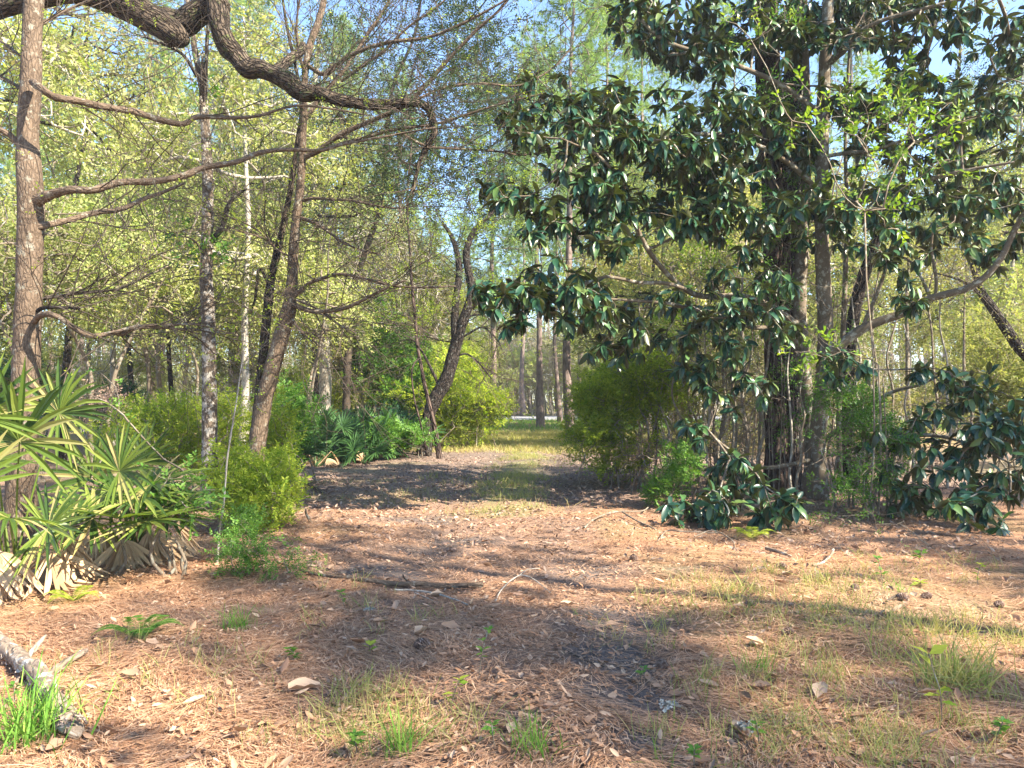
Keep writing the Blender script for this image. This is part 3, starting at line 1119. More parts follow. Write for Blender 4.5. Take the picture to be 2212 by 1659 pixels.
for u, d, s_, k in ((1040, 79, 2.0, 2), (1085, 83, 2.3, 3), (1125, 78, 1.9, 2), (1150, 86, 2.5, 3), (1195, 79, 2.0, 3), (1230, 84, 2.4, 2), (1270, 78, 2.1, 3), (1320, 83, 2.4, 2), (960, 80, 2.2, 3), (880, 82, 2.2, 2), (420, 60, 1.6, 2), (250, 64, 1.7, 3), (120, 58, 1.6, 2), (560, 62, 1.7, 3), (680, 60, 1.6, 2), (1460, 60, 1.8, 2), (1620, 58, 1.7, 3), (1760, 60, 1.7, 2)):
    sp('shrub%d' % k, u, d, s_, 'x', SG)
for u, d, s_ in ((1070, 86, 1.0), (1110, 90, 1.15), (1180, 86, 1.05), (1240, 90, 1.1), (1150, 79, .7), (1090, 78, .65), (1290, 84, 1.1)):
    sp('bare1', u, d, s_, 'x', BG_)
for k, u, d, s_ in (('shrub2', -100, 16, 1), ('shrub2', 60, 24, 1), ('shrub3', 180, 30, 1), ('shrub2', 300, 36, 1.1), ('shrub3', 420, 42, 1.1), ('shrub2', 530, 30, 1.0), ('shrub1', 640, 34, 1.0),
                    ('shrub2', 760, 28, 1.05), ('shrub2', 830, 31, 1.25), ('shrub1', 700, 27, .8), ('shrub1', 890, 27, 1.0), ('shrub2', 960, 32, 1.1), ('shrub2', 920, 36, 1.2),
                    ('shrub3', 1000, 80, 1.4), ('shrub3', 1060, 79, 1.2), ('shrub3', 1105, 81, 1.5), ('shrub3', 1160, 80, 1.3), ('shrub3', 1210, 82, 1.5), ('shrub3', 1260, 79, 1.4), ('shrub3', 1320, 80, 1.5),
                    ('shrub2', 1290, 40, 1.0), ('shrub3', 1310, 34, .8), ('shrub2', 1380, 32, 1.1), ('shrub3', 1440, 26, 1.1), ('shrub2', 1500, 29, 1.2), ('shrub3', 1560, 24, 1.0), ('shrub2', 1630, 28, 1.2),
                    ('shrub3', 1700, 22, 1.0), ('shrub2', 1760, 24, 1.1), ('shrub3', 1850, 21, .9), ('shrub2', 1900, 28, .9), ('shrub3', 1960, 24, .62), ('shrub3', 2030, 26, .62), ('shrub2', 2110, 21, .9), ('shrub1', 2200, 22, 1.0),
                    ('shrub2', 2280, 18, 1.1), ('shrub3', 2180, 30, 1.3), ('shrub3', 80, 80, 1.6), ('shrub3', 240, 82, 1.6), ('shrub2', 350, 79, 1.5), ('shrub3', 500, 81, 1.6), ('shrub3', 640, 80, 1.6), ('shrub3', 780, 82, 1.5), ('shrub2', 900, 81, 1.4),
                    ('shrub2', 1420, 82, 1.5), ('shrub3', 1540, 80, 1.6), ('shrub3', 1680, 80, 1.6), ('shrub2', 1820, 80, 1.5), ('shrub3', 2140, 80, 1.6), ('shrub3', 2280, 70, 1.6)):
    sp(k, u, d, s_, 'loose leafy shrub filling a gap between the woodland trunks', SG)
sp('evergreen', 255, 26, .72, 'dark blue green evergreen bush behind the left palmetto', None)
sp('evergreen', 20, 19, .85, 'dark evergreen bush left of the big left trunk', None)
sp('evergreen', 760, 24.5, .42, 'low dark evergreen bush among the palmettos beyond the forked tree', None)
sp('evergreen', 845, 23.5, .45, 'low dark evergreen bush left of the leaning tree', None)
MARKS = [(-400, 'outside'), (70, 'leftmost trunk'), (450, 'spotted bark tree'), (590, 'forked tree'), (705, 'pale trunk'), (900, 'slender reddish stem'), (1000, 'leaning tree'), (1165, 'verge pine'), (1400, 'rounded right bush'),
         (1680, 'thick dark pine'), (1780, 'stubbed smooth trunk'), (1860, 'dark curving trunk'), (2150, 'slanting mossy trunk'), (2900, 'right edge')]
ORD = ['first', 'second', 'third', 'fourth', 'fifth', 'sixth', 'seventh', 'eighth', 'ninth', 'tenth', 'eleventh', 'twelfth', 'thirteenth', 'fourteenth', 'fifteenth', 'sixteenth']
KIND = {PG: 'slender far pine', DG: 'yellow green tree', BG_: 'pale leafless tree', SG: 'leafy background shrub'}
for gname, word in KIND.items():
    for (ua, na), (ub, nb) in zip(MARKS, MARKS[1:]):
        ids = sorted((s_[1], i) for i, s_ in enumerate(spots) if s_[6] == gname and ua <= s_[1] < ub)
        for r_, (_, i) in enumerate(ids):
            where = 'left of leftmost trunk' if na.startswith('outside') else ('right of ' + na if nb == 'the right edge' else 'between %s and %s' % (na, nb))
            lab = word + ' ' + where if len(ids) == 1 else '%s %s from left, %s' % (ORD[r_], word, where)
            spots[i] = spots[i][:5] + (lab, gname)
place(PR, spots)
# unseen trees added right of and behind the frame only to shade the clearing
SH = 'unseen trees added right of the clearing for their shade'
for k, x, y, s_ in (('shade', 5.2, -5.6, .8), ('pine2', 7.9, 2.1, .8), ('shade', 11.5, -3.4, .8), ('pine3', 20, -7.5, .9), ('dec1', 13.0, 2.5, .7), ('shade', 14.5, 5.5, 1.0), ('pine1', 25, 3, .9), ('pine1', 15, -13, .9)):
    o = PR[k] if k == 'shade' and 'label0' not in globals() else dup(PR[k], (x, y, 0), R_.uniform(0, 6.28), s_)
    label0 = 1
    o.location = (x, y, 0)
    o['label'] = 'unseen tree added beside the clearing to cast shade'
    o['group'] = SH

# far-off wood beyond the road, one mass
mb = MB()
n = 44000
y = RNG.uniform(92, 150, n)
u_ = RNG.uniform(-500, 2700, n)
x = (u_ - 1106) / F * y
top = 8 + 11 * fbm(x + 300, y, 14, 50)
z = RNG.uniform(0, 1, n) ** 1.2 * top
keep = ~((np.abs(u_ - 2010) < 60 + 50 * fbm(x, y, 6, 51)) & (z > 4.5))
pp = np.stack((x, y, z), -1)[keep]
put(mb, SPRIG_SPARSE, pp, RNG.normal(0, 1, (len(pp), 3)), 1.25)
tag(mb.build('far_wood', M['bg_leaf'], None, False), 'hazy far-off wood beyond the road', 'wood', kind='stuff')
mb = MB()
for _ in range(420):
    y0 = RNG.uniform(92, 150)
    x0 = (RNG.uniform(-500, 2700) - 1106) / F * y0
    h0 = RNG.uniform(9, 22)
    tube(mb, [(x0, y0, -.1), (x0 + RNG.normal(0, .3), y0, h0 * .5), (x0 + RNG.normal(0, .8), y0, h0)], [.2, .15, .05], 5)
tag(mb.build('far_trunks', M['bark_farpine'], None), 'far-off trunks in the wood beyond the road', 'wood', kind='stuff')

# ------------------------------------------------------------------ twigs from a limb
def sprout(mb, paths, n, L=(.4, 1.4), r=.006, rg=RNG, up=.25, lat=1.0, levels=2, bias=(0, 0, 0), lo=.15):
    """fine bare twigs leaving the given limb paths; returns tips and directions"""
    tips, dirs = [], []
    todo = []
    for _ in range(n):
        p, rr = paths[rg.integers(0, len(paths))]
        i = int(rg.uniform(lo, 1) * (len(p) - 1))
        t = nrm(p[min(i + 1, len(p) - 1)] - p[max(i - 1, 0)])
        d = nrm(t * rg.uniform(.3, 1.1) + rg.normal(0, .6, 3) * np.array((lat, lat, .7)) + np.array((0, 0, up)) + np.array(bias))
        todo.append((p[i], d, rg.uniform(*L), min(r, rr[i] * .6) * rg.uniform(.7, 1.4), levels))
    while todo:
        b, d, l, r_, lv = todo.pop()
        k = 5
        pts = [b]
        dd = d.copy()
        for j in range(k):
            dd = nrm(dd + rg.normal(0, .16, 3) + np.array((0, 0, .03)))
            pts.append(pts[-1] + dd * l / k)
            if lv > 0 and j >= 1 and rg.uniform() < .75:
                sd = nrm(dd + rg.normal(0, .65, 3))
                todo.append((pts[-1], sd, l * rg.uniform(.35, .65), r_ * .6, lv - 1))
        tube(mb, pts, np.linspace(r_, r_ * .35, k + 1), 3, 0, False)
        tips.append(pts[-1])
        dirs.append(dd)
    return np.array(tips), np.array(dirs)


# ------------------------------------------------------------------ left oak in front
t = thing('oak_tree', 'leftmost tree with a thick straight brown trunk and long bare crooked limbs', 'tree', G(42, 1195))
o0 = np.array(t.location)
def B(mb, name, mat, smooth=True):
    return mb.build(name, mat, t, smooth, origin=o0)
mb = MB()
tr = limb(mb, [(40, 1200, 8.0), (46, 1060, 8.0), (52, 900, 8.0), (58, 750, 8.0), (63, 600, 8.0), (67, 450, 8.0), (64, 380, 8.0), (60, 300, 8.05), (66, 190, 8.1), (70, 60, 8.2), (76, -80, 8.3), (70, -400, 8.5), (90, -800, 8.8)], [78, 60, 54, 54, 52, 52, 52, 44, 42, 40, 38, 26, 12], sides=14, step=5, lump=.035, base_to_ground=True)
B(mb, 'trunk', M['bark_oak'])
L1 = []
mb = MB(); L1.append(limb(mb, [(72, 178, 7.95), (88, 190, 7.7), (120, 210, 7.7), (170, 218, 7.8), (210, 228, 7.9), (285, 240, 8.1), (340, 257, 8.3), (395, 268, 8.5), (425, 253, 8.6), (500, 254, 8.8), (560, 250, 9), (640, 228, 9.1), (735, 238, 9.3), (800, 250, 9.4)], [18, 16, 15, 12, 6, 3], sides=8)); B(mb, 'branch', M['bark_oak'])
mb = MB(); L1.append(limb(mb, [(70, 440, 8), (98, 425, 7.9), (150, 410, 7.8), (200, 411, 7.8), (260, 394, 7.9), (330, 392, 8), (395, 380, 8.1), (440, 362, 8.2), (510, 350, 8.3), (560, 330, 8.4), (620, 323, 8.5), (690, 325, 8.6), (740, 312, 8.7), (830, 295, 8.9), (940, 275, 9.1)], [30, 17, 15, 14, 12, 9, 7, 3], sides=9)); B(mb, 'branch', M['bark_oak'])
mb = MB(); L1.append(limb(mb, [(70, 490, 8), (95, 487, 8.0), (150, 475, 8.3), (205, 460, 8.6), (260, 452, 8.8), (310, 430, 9), (360, 412, 9.1), (400, 395, 9.2)], [20, 13, 11, 9, 5], sides=8)); B(mb, 'branch', M['bark_oak'])
mb = MB(); L1.append(limb(mb, [(72, 700, 8), (84, 684, 7.8), (105, 678, 7.7), (135, 690, 7.7), (165, 712, 7.75), (195, 726, 7.8), (240, 720, 7.9), (300, 705, 8), (360, 702, 8.1), (430, 702, 8.2), (490, 718, 8.3)], [14, 13, 11, 11, 9, 5, 2], sides=8)); B(mb, 'branch', M['bark_oak'])
mb = MB(); L1.append(limb(mb, [(240, 716, 7.9), (265, 722, 8), (300, 708, 8.0), (380, 710, 8.2), (430, 721, 8.3)], [11, 9, 6, 3], sides=7)); B(mb, 'branch', M['bark_oak'])
mb = MB(); L1.append(limb(mb, [(75, 675, 8), (95, 665, 7.9), (130, 664, 7.8), (172, 666, 7.8)], [11, 9, 7, 6], sides=7)); B(mb, 'branch', M['bark_dark'])
mb = MB(); L1.append(limb(mb, [(75, 650, 8), (95, 645, 8.1), (170, 634, 8.2), (235, 628, 8.3), (270, 620, 8.4), (330, 590, 8.6)], [9, 6, 5, 3], sides=6)); B(mb, 'branch', M['bark_dark'])
mb = MB(); L1.append(limb(mb, [(52, 330, 8), (35, 305, 8), (10, 285, 8), (-40, 262, 8)], [20, 14, 12, 9], sides=8)); B(mb, 'branch', M['bark_oak'])
mb = MB(); L1.append(limb(mb, [(60, 200, 8), (0, 165, 8.6), (-60, 150, 8.8)], [8, 6, 4], sides=6)); B(mb, 'branch', M['bark_oak'])
up = []
for (a, b, c) in (((75, 60), (150, 20), (330, -60)), ((74, 130), (30, 110), (-60, 40)), ((72, -60), (180, -100), (420, -160)), ((72, -200), (0, -260), (-150, -320)), ((80, -300), (200, -380), (380, -500))):
    mb = MB()
    up.append(limb(mb, [(*a, 8.2), (*b, 8.6), (*c, 9.6)], [9, 7, 3], sides=6))
    B(mb, 'branch', M['bark_oak'])
mb = MB()
tp, td = sprout(mb, L1 + up, 170, (.6, 2.4), .0065, up=.15, levels=2)
B(mb, 'twigs', M['twig_dark'])
mb = MB()
s_ = RNG.uniform(0, 1, len(tp)) < .22
put(mb, SPRIG_SPARSE, tp[s_], td[s_], .12)
B(mb, 'leaves', M['spring_leaf'], False)

# ------------------------------------------------------------------ live oak limb across the top
t = thing('live_oak', 'live oak outside the left edge whose heavy furrowed limb crosses the top', 'tree', (-9.6, 9.6, 0))
o0 = np.array(t.location)
D = 9.8
mb = MB()
limb(mb, [(-560, 1150, D), (-540, 900, D), (-500, 600, D), (-420, 300, D), (-330, 150, D), (-200, 80, D), (-90, 45, D), (0, 18, D), (60, -2, D), (140, -24, D), (200, -18, D), (262, 5, D), (320, 38, D), (362, 62, D), (386, 84, D), (392, 96, D)], [190, 150, 120, 90, 70, 56, 42, 42, 50, 62, 66, 64, 62, 58, 48, 30], sides=16, step=5, lump=.06, base_to_ground=True)
B(mb, 'trunk', M['bark_liveoak'])
mb = MB()
limb(mb, [(340, 40, D + .15), (392, 52, D + .15), (420, 34, D + .12), (446, 14, D + .1), (466, 4, D), (478, 22, D - .05)], [56, 56, 54, 52, 48, 42], sides=14, step=5, lump=.05)
lo_paths = [limb(mb, [(452, -60, D + .2), (458, -20, D + .1), (470, 20, D - .05), (476, 60, D - .1), (490, 96, D - .1), (512, 122, D - .1), (536, 148, D - .1), (560, 148, D - .1), (590, 160, D - .1), (625, 178, D - .1), (650, 198, D - .1), (690, 202, D - .1), (735, 216, D - .1), (800, 226, D), (850, 224, D), (890, 222, D), (918, 228, D), (932, 250, D), (938, 285, D), (925, 312, D), (908, 345, D), (898, 385, D), (888, 440, D)], [44, 46, 46, 45, 44, 42, 42, 44, 38, 42, 40, 30, 27, 24, 21, 18, 18, 17, 18, 13, 9, 7, 4], sides=14, step=5, lump=.09)]
limb(mb, [(456, -50, D), (470, -160, D), (520, -330, D), (500, -500, D)], [44, 36, 26, 14], sides=10)
limb(mb, [(590, 165, D), (600, 150, D + .2), (630, 125, D + .4), (650, 110, D + .6), (655, 95, D + .7)], [26, 24, 20, 12], sides=9, lump=.1)
B(mb, 'limb', M['bark_liveoak'])
mb = MB()
tp, td = sprout(mb, lo_paths, 70, (.4, 1.2), .008, up=.05, levels=2, lo=.45)
B(mb, 'twigs', M['twig_dark'])
mb = MB()
s_ = RNG.uniform(0, 1, len(tp)) < .5
put(mb, SPRIG_FINE, tp[s_], td[s_], .14, per=2)
B(mb, 'leaves', M['oak_leaf'], False)

# ------------------------------------------------------------------ spotted bark tree
t = thing('spotted_tree', 'slender upright tree with pale lichen spots on its bark and a broken forked top', 'tree', onground(452, 11.5))
o0 = np.array(t.location)
mb = MB()
a = limb(mb, [(452, 1100, 11.5), (453, 950, 11.5), (452, 800, 11.5), (450, 680, 11.5), (445, 600, 11.5), (448, 500, 11.5), (449, 400, 11.5), (446, 320, 11.5), (442, 250, 11.5), (438, 200, 11.5), (428, 150, 11.5), (418, 90, 11.5), (412, 30, 11.5), (395, -60, 11.6), (400, -300, 11.6)], [40, 33, 30, 29, 27, 25, 24, 22, 20, 15, 13, 12, 11, 10, 5], sides=12, step=5, lump=.05, base_to_ground=True)
B(mb, 'trunk', M['bark_spot'])
mb = MB()
b = limb(mb, [(441, 235, 11.5), (443, 190, 11.45), (445, 140, 11.4), (449, 60, 11.4), (455, 10, 11.4), (470, -100, 11.4)], [13, 11, 9, 8, 7, 4], sides=8)
c = limb(mb, [(435, 220, 11.5), (436, 170, 11.4), (438, 115, 11.4)], [9, 8, 5], sides=7)
e = limb(mb, [(458, 520, 11.5), (480, 490, 11.4), (495, 440, 11.3), (515, 418, 11.3), (532, 408, 11.3)], [12, 11, 9, 8, 5], sides=8)
f = limb(mb, [(425, 165, 11.5), (395, 118, 11.3), (340, 90, 11.1), (295, 75, 11)], [8, 6, 5, 4], sides=6)
g_ = limb(mb, [(445, 560, 11.5), (420, 520, 11.2), (390, 510, 11)], [5, 4, 2], sides=5)
B(mb, 'branch', M['bark_dark'])
mb = MB()
tp, td = sprout(mb, [a, b, e, f], 55, (.5, 1.6), .008, up=.1, levels=2, lo=.35)
B(mb, 'twigs', M['twig'])
mb = MB()
pts = region([(400, 530, 40, 40, 11, 11.6, 16), (470, 545, 45, 22, 11, 11.8, 22), (445, 190, 30, 20, 11, 11.6, 4)])
dr = grow(mb, pts, np.array([P(447, 560, 11.5), P(447, 500, 11.5), P(444, 250, 11.5)]), .003)
B(mb, 'sucker_twigs', M['twig_dark'])
mb = MB()
put(mb, SPRIG_BIG, pts, dr, .22, per=1, wander=.7)
s_ = RNG.uniform(0, 1, len(tp)) < .25
put(mb, SPRIG_SPARSE, tp[s_], td[s_], .13)
B(mb, 'leaves', M['green_leaf'], False)

# ------------------------------------------------------------------ forked tree
t = thing('forked_tree', 'forked tree leaning right above the yellow green bush, two crossing brown trunks', 'tree', onground(545, 11.0))
o0 = np.array(t.location)
mb = MB()
m1 = limb(mb, [(543, 1105, 11), (553, 985, 11), (570, 870, 11), (594, 775, 11), (618, 690, 11), (627, 650, 11), (632, 590, 11), (637, 500, 11), (648, 410, 11), (653, 320, 11), (657, 240, 11), (660, 150, 11), (672, 90, 11.1), (690, 40, 11.2), (705, -30, 11.3), (740, -250, 11.4), (735, -450, 11.5)], [44, 37, 36, 34, 35, 28, 24, 20, 18, 17, 14, 15, 16, 15, 12, 9, 5], sides=12, step=5, lump=.05, base_to_ground=True)
B(mb, 'trunk', M['bark_oak'])
mb = MB()
m2 = limb(mb, [(548, 1000, 11.25), (556, 900, 11.25), (563, 820, 11.25), (572, 730, 11.25), (580, 650, 11.25), (586, 600, 11.3), (600, 540, 11.3), (618, 460, 11.3), (632, 380, 11.3), (644, 300, 11.3), (652, 230, 11.3), (640, 150, 11.4), (620, 60, 11.6), (600, -80, 11.7)], [24, 22, 20, 20, 20, 17, 16, 13, 12, 11, 9, 7, 6, 4], sides=10, step=5, lump=.07)
m3 = limb(mb, [(578, 610, 11.25), (560, 580, 11.2), (552, 640, 11.2), (545, 665, 11.2)][::-1], [4, 6, 7, 7], sides=6)
B(mb, 'second_trunk', M['bark_liveoak'])
mb = MB()
L3 = []
def lb(pts, w, d0=11.0, d1=10.2, sides=7):
    n = len(pts)
    mb = MB()
    L3.append(limb(mb, [(p[0], p[1], d0 + (d1 - d0) * i / (n - 1)) for i, p in enumerate(pts)], w, sides=sides))
    B(mb, 'branch', M['bark_oak'])
lb([(628, 655), (645, 663), (680, 673), (737, 668), (770, 655), (800, 640), (840, 620), (875, 606)], [15, 11, 9, 8, 6, 4])
lb([(632, 640), (650, 628), (668, 612), (700, 600), (737, 592), (790, 602), (850, 617), (905, 621), (985, 618)], [12, 9, 8, 7, 6, 3])
lb([(625, 685), (636, 698), (648, 712), (664, 728), (678, 733)], [8, 7, 6, 4], 11, 10.6)
lb([(580, 650), (600, 634), (620, 640), (640, 648), (690, 670), (730, 700), (770, 720)], [7, 6, 5, 3], 11.2, 10.6)
lb([(655, 433), (680, 428), (720, 431), (760, 433), (850, 450), (920, 440)], [8, 7, 6, 4, 2], 11, 10.5)
lb([(648, 470), (680, 482), (715, 505), (740, 523), (780, 540), (822, 549)], [8, 7, 6, 5, 3], 11, 10.3)
lb([(655, 340), (690, 325), (737, 290), (800, 262), (870, 230), (920, 185), (970, 127), (1030, 65), (1080, 20), (1130, -40)], [13, 12, 11, 11, 10, 9, 7, 5, 3], 11, 10.0)
lb([(663, 140), (700, 160), (740, 130), (790, 105), (850, 90), (920, 82), (980, 60), (1040, 30), (1110, -10)], [10, 10, 9, 8, 7, 6, 4], 11, 10.2)
lb([(658, 260), (700, 200), (745, 150), (790, 80), (830, 20), (860, -40)], [10, 9, 8, 7, 5], 11, 11.6)
lb([(660, 160), (650, 130), (640, 60), (650, -20)], [8, 6, 4], 11, 10.5)
lb([(700, 320), (780, 300), (850, 280), (940, 268), (1000, 250), (1080, 225), (1180, 200)], [8, 8, 7, 6, 5, 3], 11, 10.6)
lb([(870, 290), (920, 315), (990, 322), (1060, 325), (1130, 335), (1200, 320)], [7, 6, 5, 4, 2], 10.6, 10.8)
lb([(900, 215), (960, 190), (1040, 180), (1120, 185), (1190, 150), (1230, 110)], [6, 5, 4, 2], 10.4, 11)
lb([(737, 175), (780, 145), (830, 110), (880, 60), (950, 10), (1010, -50)], [8, 7, 5, 3], 10.8, 10.4)
lb([(600, 540), (580, 520), (555, 510), (520, 500)], [6, 5, 4, 2], 11.3, 11)
lb([(640, 560), (600, 540), (560, 500), (500, 470), (440, 455)], [5, 4, 3, 2], 11, 10.5)
mb = MB()
tp, td = sprout(mb, L3 + [m1], 280, (.6, 2.2), .0065, up=.12, levels=2)
B(mb, 'twigs', M['twig_dark'])
mb = MB()
s_ = (RNG.uniform(0, 1, len(tp)) < .30) & (tp[:, 2] > 2.5)
put(mb, SPRIG_SPARSE, tp[s_], td[s_], .12)
B(mb, 'leaves', M['spring_leaf'], False)

# ------------------------------------------------------------------ small-leaved live oak spray, blue sky behind
t = thing('live_oak', 'fine leaved live oak with small dark leaves against the blue sky', 'tree', onground(760, 26))
o0 = np.array(t.location)
mb = MB()
m4 = limb(mb, [(745, 965, 26), (748, 880, 26), (752, 760, 26), (765, 620, 26), (790, 540, 26), (815, 470, 26), (830, 380, 26), (845, 200, 26), (900, 60, 26), (920, -150  , 26)], [20, 18, 17, 14, 13, 11, 10, 8, 6, 3], sides=9, step=4, base_to_ground=True)
pts = region([(880, 60, 190, 130, 22, 27, 190), (1060, 130, 130, 140, 22, 27, 190), (1000, 300, 160, 120, 22, 28, 170), (880, 380, 110, 110, 22, 27, 90), (1060, 430, 110, 100, 23, 28, 110), (800, 250, 100, 110, 22, 27, 50), (1150, -120, 200, 120, 22, 28, 110), (800, -150, 220, 130, 22, 28, 120), (560, 190, 90, 60, 22, 26, 30)])
dr = grow(mb, pts, m4[0][::4][3:], .0006, .45, .08, 3, .3, .16)
B(mb, 'trunk', M['twig_dark'])
mb = MB()
put(mb, SPRIG_FINE, pts, dr, .58, per=3, off=.22, wander=.7)
B(mb, 'crown', M['oak_leaf'], False)

# ------------------------------------------------------------------ leaning tree at the bend of the trail
t = thing('leaning_tree', 'dark crooked tree leaning right at the left edge of the trail', 'tree', G(928, 978))
o0 = np.array(t.location)
D = 22.5
mb = MB()
m5 = limb(mb, [(915, 978, D), (924, 905, D), (944, 855, D), (966, 815, D), (982, 755, D), (1000, 695, D), (1019, 638, D), (1014, 596, D), (1007, 553, D), (1014, 520, D), (1030, 492, D), (1068, 450, D), (1090, 380, D)], [34, 26, 30, 30, 26, 22, 20, 18, 16, 14, 12, 8, 5], sides=12, step=5, lump=.07, base_to_ground=True)
m6 = limb(mb, [(984, 745, D), (982, 690, D), (986, 640, D), (992, 590, D), (988, 550, D), (975, 510, D), (955, 480, D)], [20, 17, 16, 15, 13, 10, 6], sides=10, step=4, lump=.06)
B(mb, 'trunk', M['bark_dark'])
mb = MB()
L5 = [limb(mb, q, w, D, sides=6) for q, w in (
    ([(950, 840), (940, 815), (918, 770), (905, 750), (892, 735), (860, 735)], [8, 7, 5, 4, 2]),
    ([(1002, 685), (1040, 678), (1080, 674)], [6, 4, 2]),
    ([(990, 735), (1010, 722), (1035, 708), (1050, 710), (1075, 735), (1085, 755)], [6, 5, 4, 2]),
    ([(985, 770), (1010, 765), (1040, 790), (1062, 818)], [5, 4, 2]),
    ([(982, 740), (950, 735), (920, 727)], [4, 3, 2]))]
B(mb, 'branch', M['bark_dark'])
mb = MB()
tp, td = sprout(mb, L5 + [m5, m6], 80, (.6, 2.2), .012, up=.2, levels=2, lo=.4)
B(mb, 'twigs', M['twig_dark'])
mb = MB()
s_ = tp[:, 2] > 3.4
put(mb, SPRIG_SPARSE, tp[s_], td[s_], .26, per=2)
B(mb, 'leaves', M['feather_leaf'], False)

t = thing('slender_tree', 'thin reddish stem crossing in front of the leaning tree base', 'tree', G(951, 983))
o0 = np.array(t.location)
mb = MB()
limb(mb, [(951, 984, 21.8), (940, 930, 21.8), (926, 870, 21.8), (912, 805, 21.8), (901, 740, 21.8), (897, 686, 21.8), (890, 620, 21.8), (886, 550, 21.8), (880, 430, 21.9), (890, 300, 22)], [14, 11, 9, 8, 8, 7, 7, 5, 4, 3], sides=8, base_to_ground=True)
limb(mb, [(906, 770, 21.8), (890, 800, 21.7), (895, 860, 21.7), (912, 930, 21.7), (922, 985, 21.7)], [4, 4, 4, 5], sides=5)
B(mb, 'trunk', M['bark_pine'])

# pale trunk behind the palmettos
t = thing('pale_tree', 'pale sunlit trunk behind the palmettos right of the forked tree', 'tree', onground(702, 25))
o0 = np.array(t.location)
mb = MB()
q = limb(mb, [(702, 960, 25), (703, 850, 25), (700, 740, 25), (690, 640, 25), (694, 520, 25), (680, 400, 25), (676, 250, 25), (690, 60, 25), (700, -120, 25)], [30, 26, 24, 22, 18, 15, 12, 8, 4], sides=10, base_to_ground=True)
L = [limb(mb, [(688, 620, 25), (650, 560, 25), (600, 470, 25), (560, 380, 25), (540, 290, 25)], [10, 9, 8, 6, 4], sides=6), limb(mb, [(694, 520, 25), (730, 440, 25), (760, 350, 25), (770, 280, 25)], [9, 8, 6, 3], sides=6),
     limb(mb, [(685, 440, 25), (640, 380, 25), (600, 300, 25), (570, 220, 25)], [9, 7, 5, 3], sides=6)]
B(mb, 'trunk', M['bark_pale'])
mb = MB()
tp, td = sprout(mb, L + [q], 120, (.8, 2.6), .014, levels=2, lo=.4)
B(mb, 'twigs', M['bark_pale'])
mb = MB()
put(mb, SPRIG_SPARSE, tp, td, .32, per=2)
B(mb, 'leaves', M['bg_leaf'], False)

# thin pale sapling in front of the left bush
t = thing('sapling', 'thin pale sapling stem standing before the left yellow green bush', 'sapling', G(468, 1215))
o0 = np.array(t.location)
mb = MB()
q = limb(mb, [(468, 1218, 7.65), (474, 1150, 7.65), (484, 1080, 7.65), (490, 1000, 7.65), (500, 930, 7.65), (512, 860, 7.65), (520, 800, 7.65), (530, 740, 7.65), (534, 690, 7.65)], [6, 4.5, 4, 4, 3, 2.5, 2.5, 2], sides=6, base_to_ground=True)
B(mb, 'trunk', M['bark_pale'])
mb = MB()
tp, td = sprout(mb, [q], 14, (.2, .6), .004, levels=1, lo=.4)
B(mb, 'twigs', M['twig'])
mb = MB()
put(mb, SPRIG_SPARSE, tp, td, .12)
B(mb, 'leaves', M['spring_leaf'], False)

# ------------------------------------------------------------------ right clump: pines, magnolia trunks
def simple_tree(name, label, cat, pts, w, d, mat, sides=12, extra=(), tw=0, lump=.05, leaf=None, lsize=.2, cut=2.5):
    global t, o0
    base = P(pts[0][0], pts[0][1], d)
    t = thing(name, label, cat, (base[0], d, float(hgt(base[0], d))))
    o0 = np.array(t.location)
    mb = MB()
    q = [limb(mb, [(*p, d) for p in pts], w, sides=sides, step=5, lump=lump, base_to_ground=True)]
    B(mb, 'trunk', mat)
    if extra:
        for e, ew, d2 in extra:
            mb = MB()
            n = len(e)
            q.append(limb(mb, [(p[0], p[1], d + (d2 - d) * i / (n - 1)) for i, p in enumerate(e)], ew, sides=8))
            B(mb, 'branch', mat)
    if tw:
        mb = MB()
        tp, td = sprout(mb, q, tw, (.4, 1.5), .007, levels=2, lo=.15)
        B(mb, 'twigs', M['twig'])
        if leaf:
            mb = MB()
            s_ = tp[:, 2] > cut
            put(mb, SPRIG_SPARSE, tp[s_], td[s_], lsize)
            B(mb, 'leaves', M[leaf], False)
    return q


simple_tree('pine_tree', 'thick dark reddish pine trunk rising through the middle of the magnolia', 'pine', [(1685, 1060), (1684, 960), (1682, 850), (1680, 700), (1678, 550), (1672, 380), (1664, 250), (1658, 120), (1655, -50), (1650, -400), (1660, -900)], [74, 62, 60, 58, 56, 56, 58, 52, 48, 38, 20], 13.2, M['bark_pine'], 14, tw=16)
simple_tree('pine_tree', 'second dark pine trunk close behind the thick reddish one', 'pine', [(1712, 1020), (1712, 850), (1708, 700), (1712, 500), (1712, 300), (1716, 100), (1720, -100), (1725, -500)], [42, 38, 36, 40, 44, 42, 38, 22], 14.2, M['bark_dark'], 12, tw=10)
simple_tree('magnolia_tree', 'smooth grey brown trunk with a light stub right of the pines', 'tree', [(1765, 1090), (1762, 1010), (1770, 900), (1782, 800), (1783, 700), (1778, 600), (1775, 480), (1776, 300), (1782, 150), (1788, 40), (1790, -150), (1780, -400)], [44, 36, 34, 36, 33, 31, 29, 28, 27, 25, 20, 10], 12.4, M['bark_magnolia'], 14,
            extra=[([(1788, 724), (1796, 716), (1802, 714)], [14, 13, 10], 12.2), ([(1786, 140), (1802, 128), (1830, 105), (1862, 72)], [14, 12, 10, 8], 11.9), ([(1774, 340), (1830, 330), (1880, 326), (1930, 310), (1990, 290)], [9, 9, 8, 5], 11.4)], tw=12)
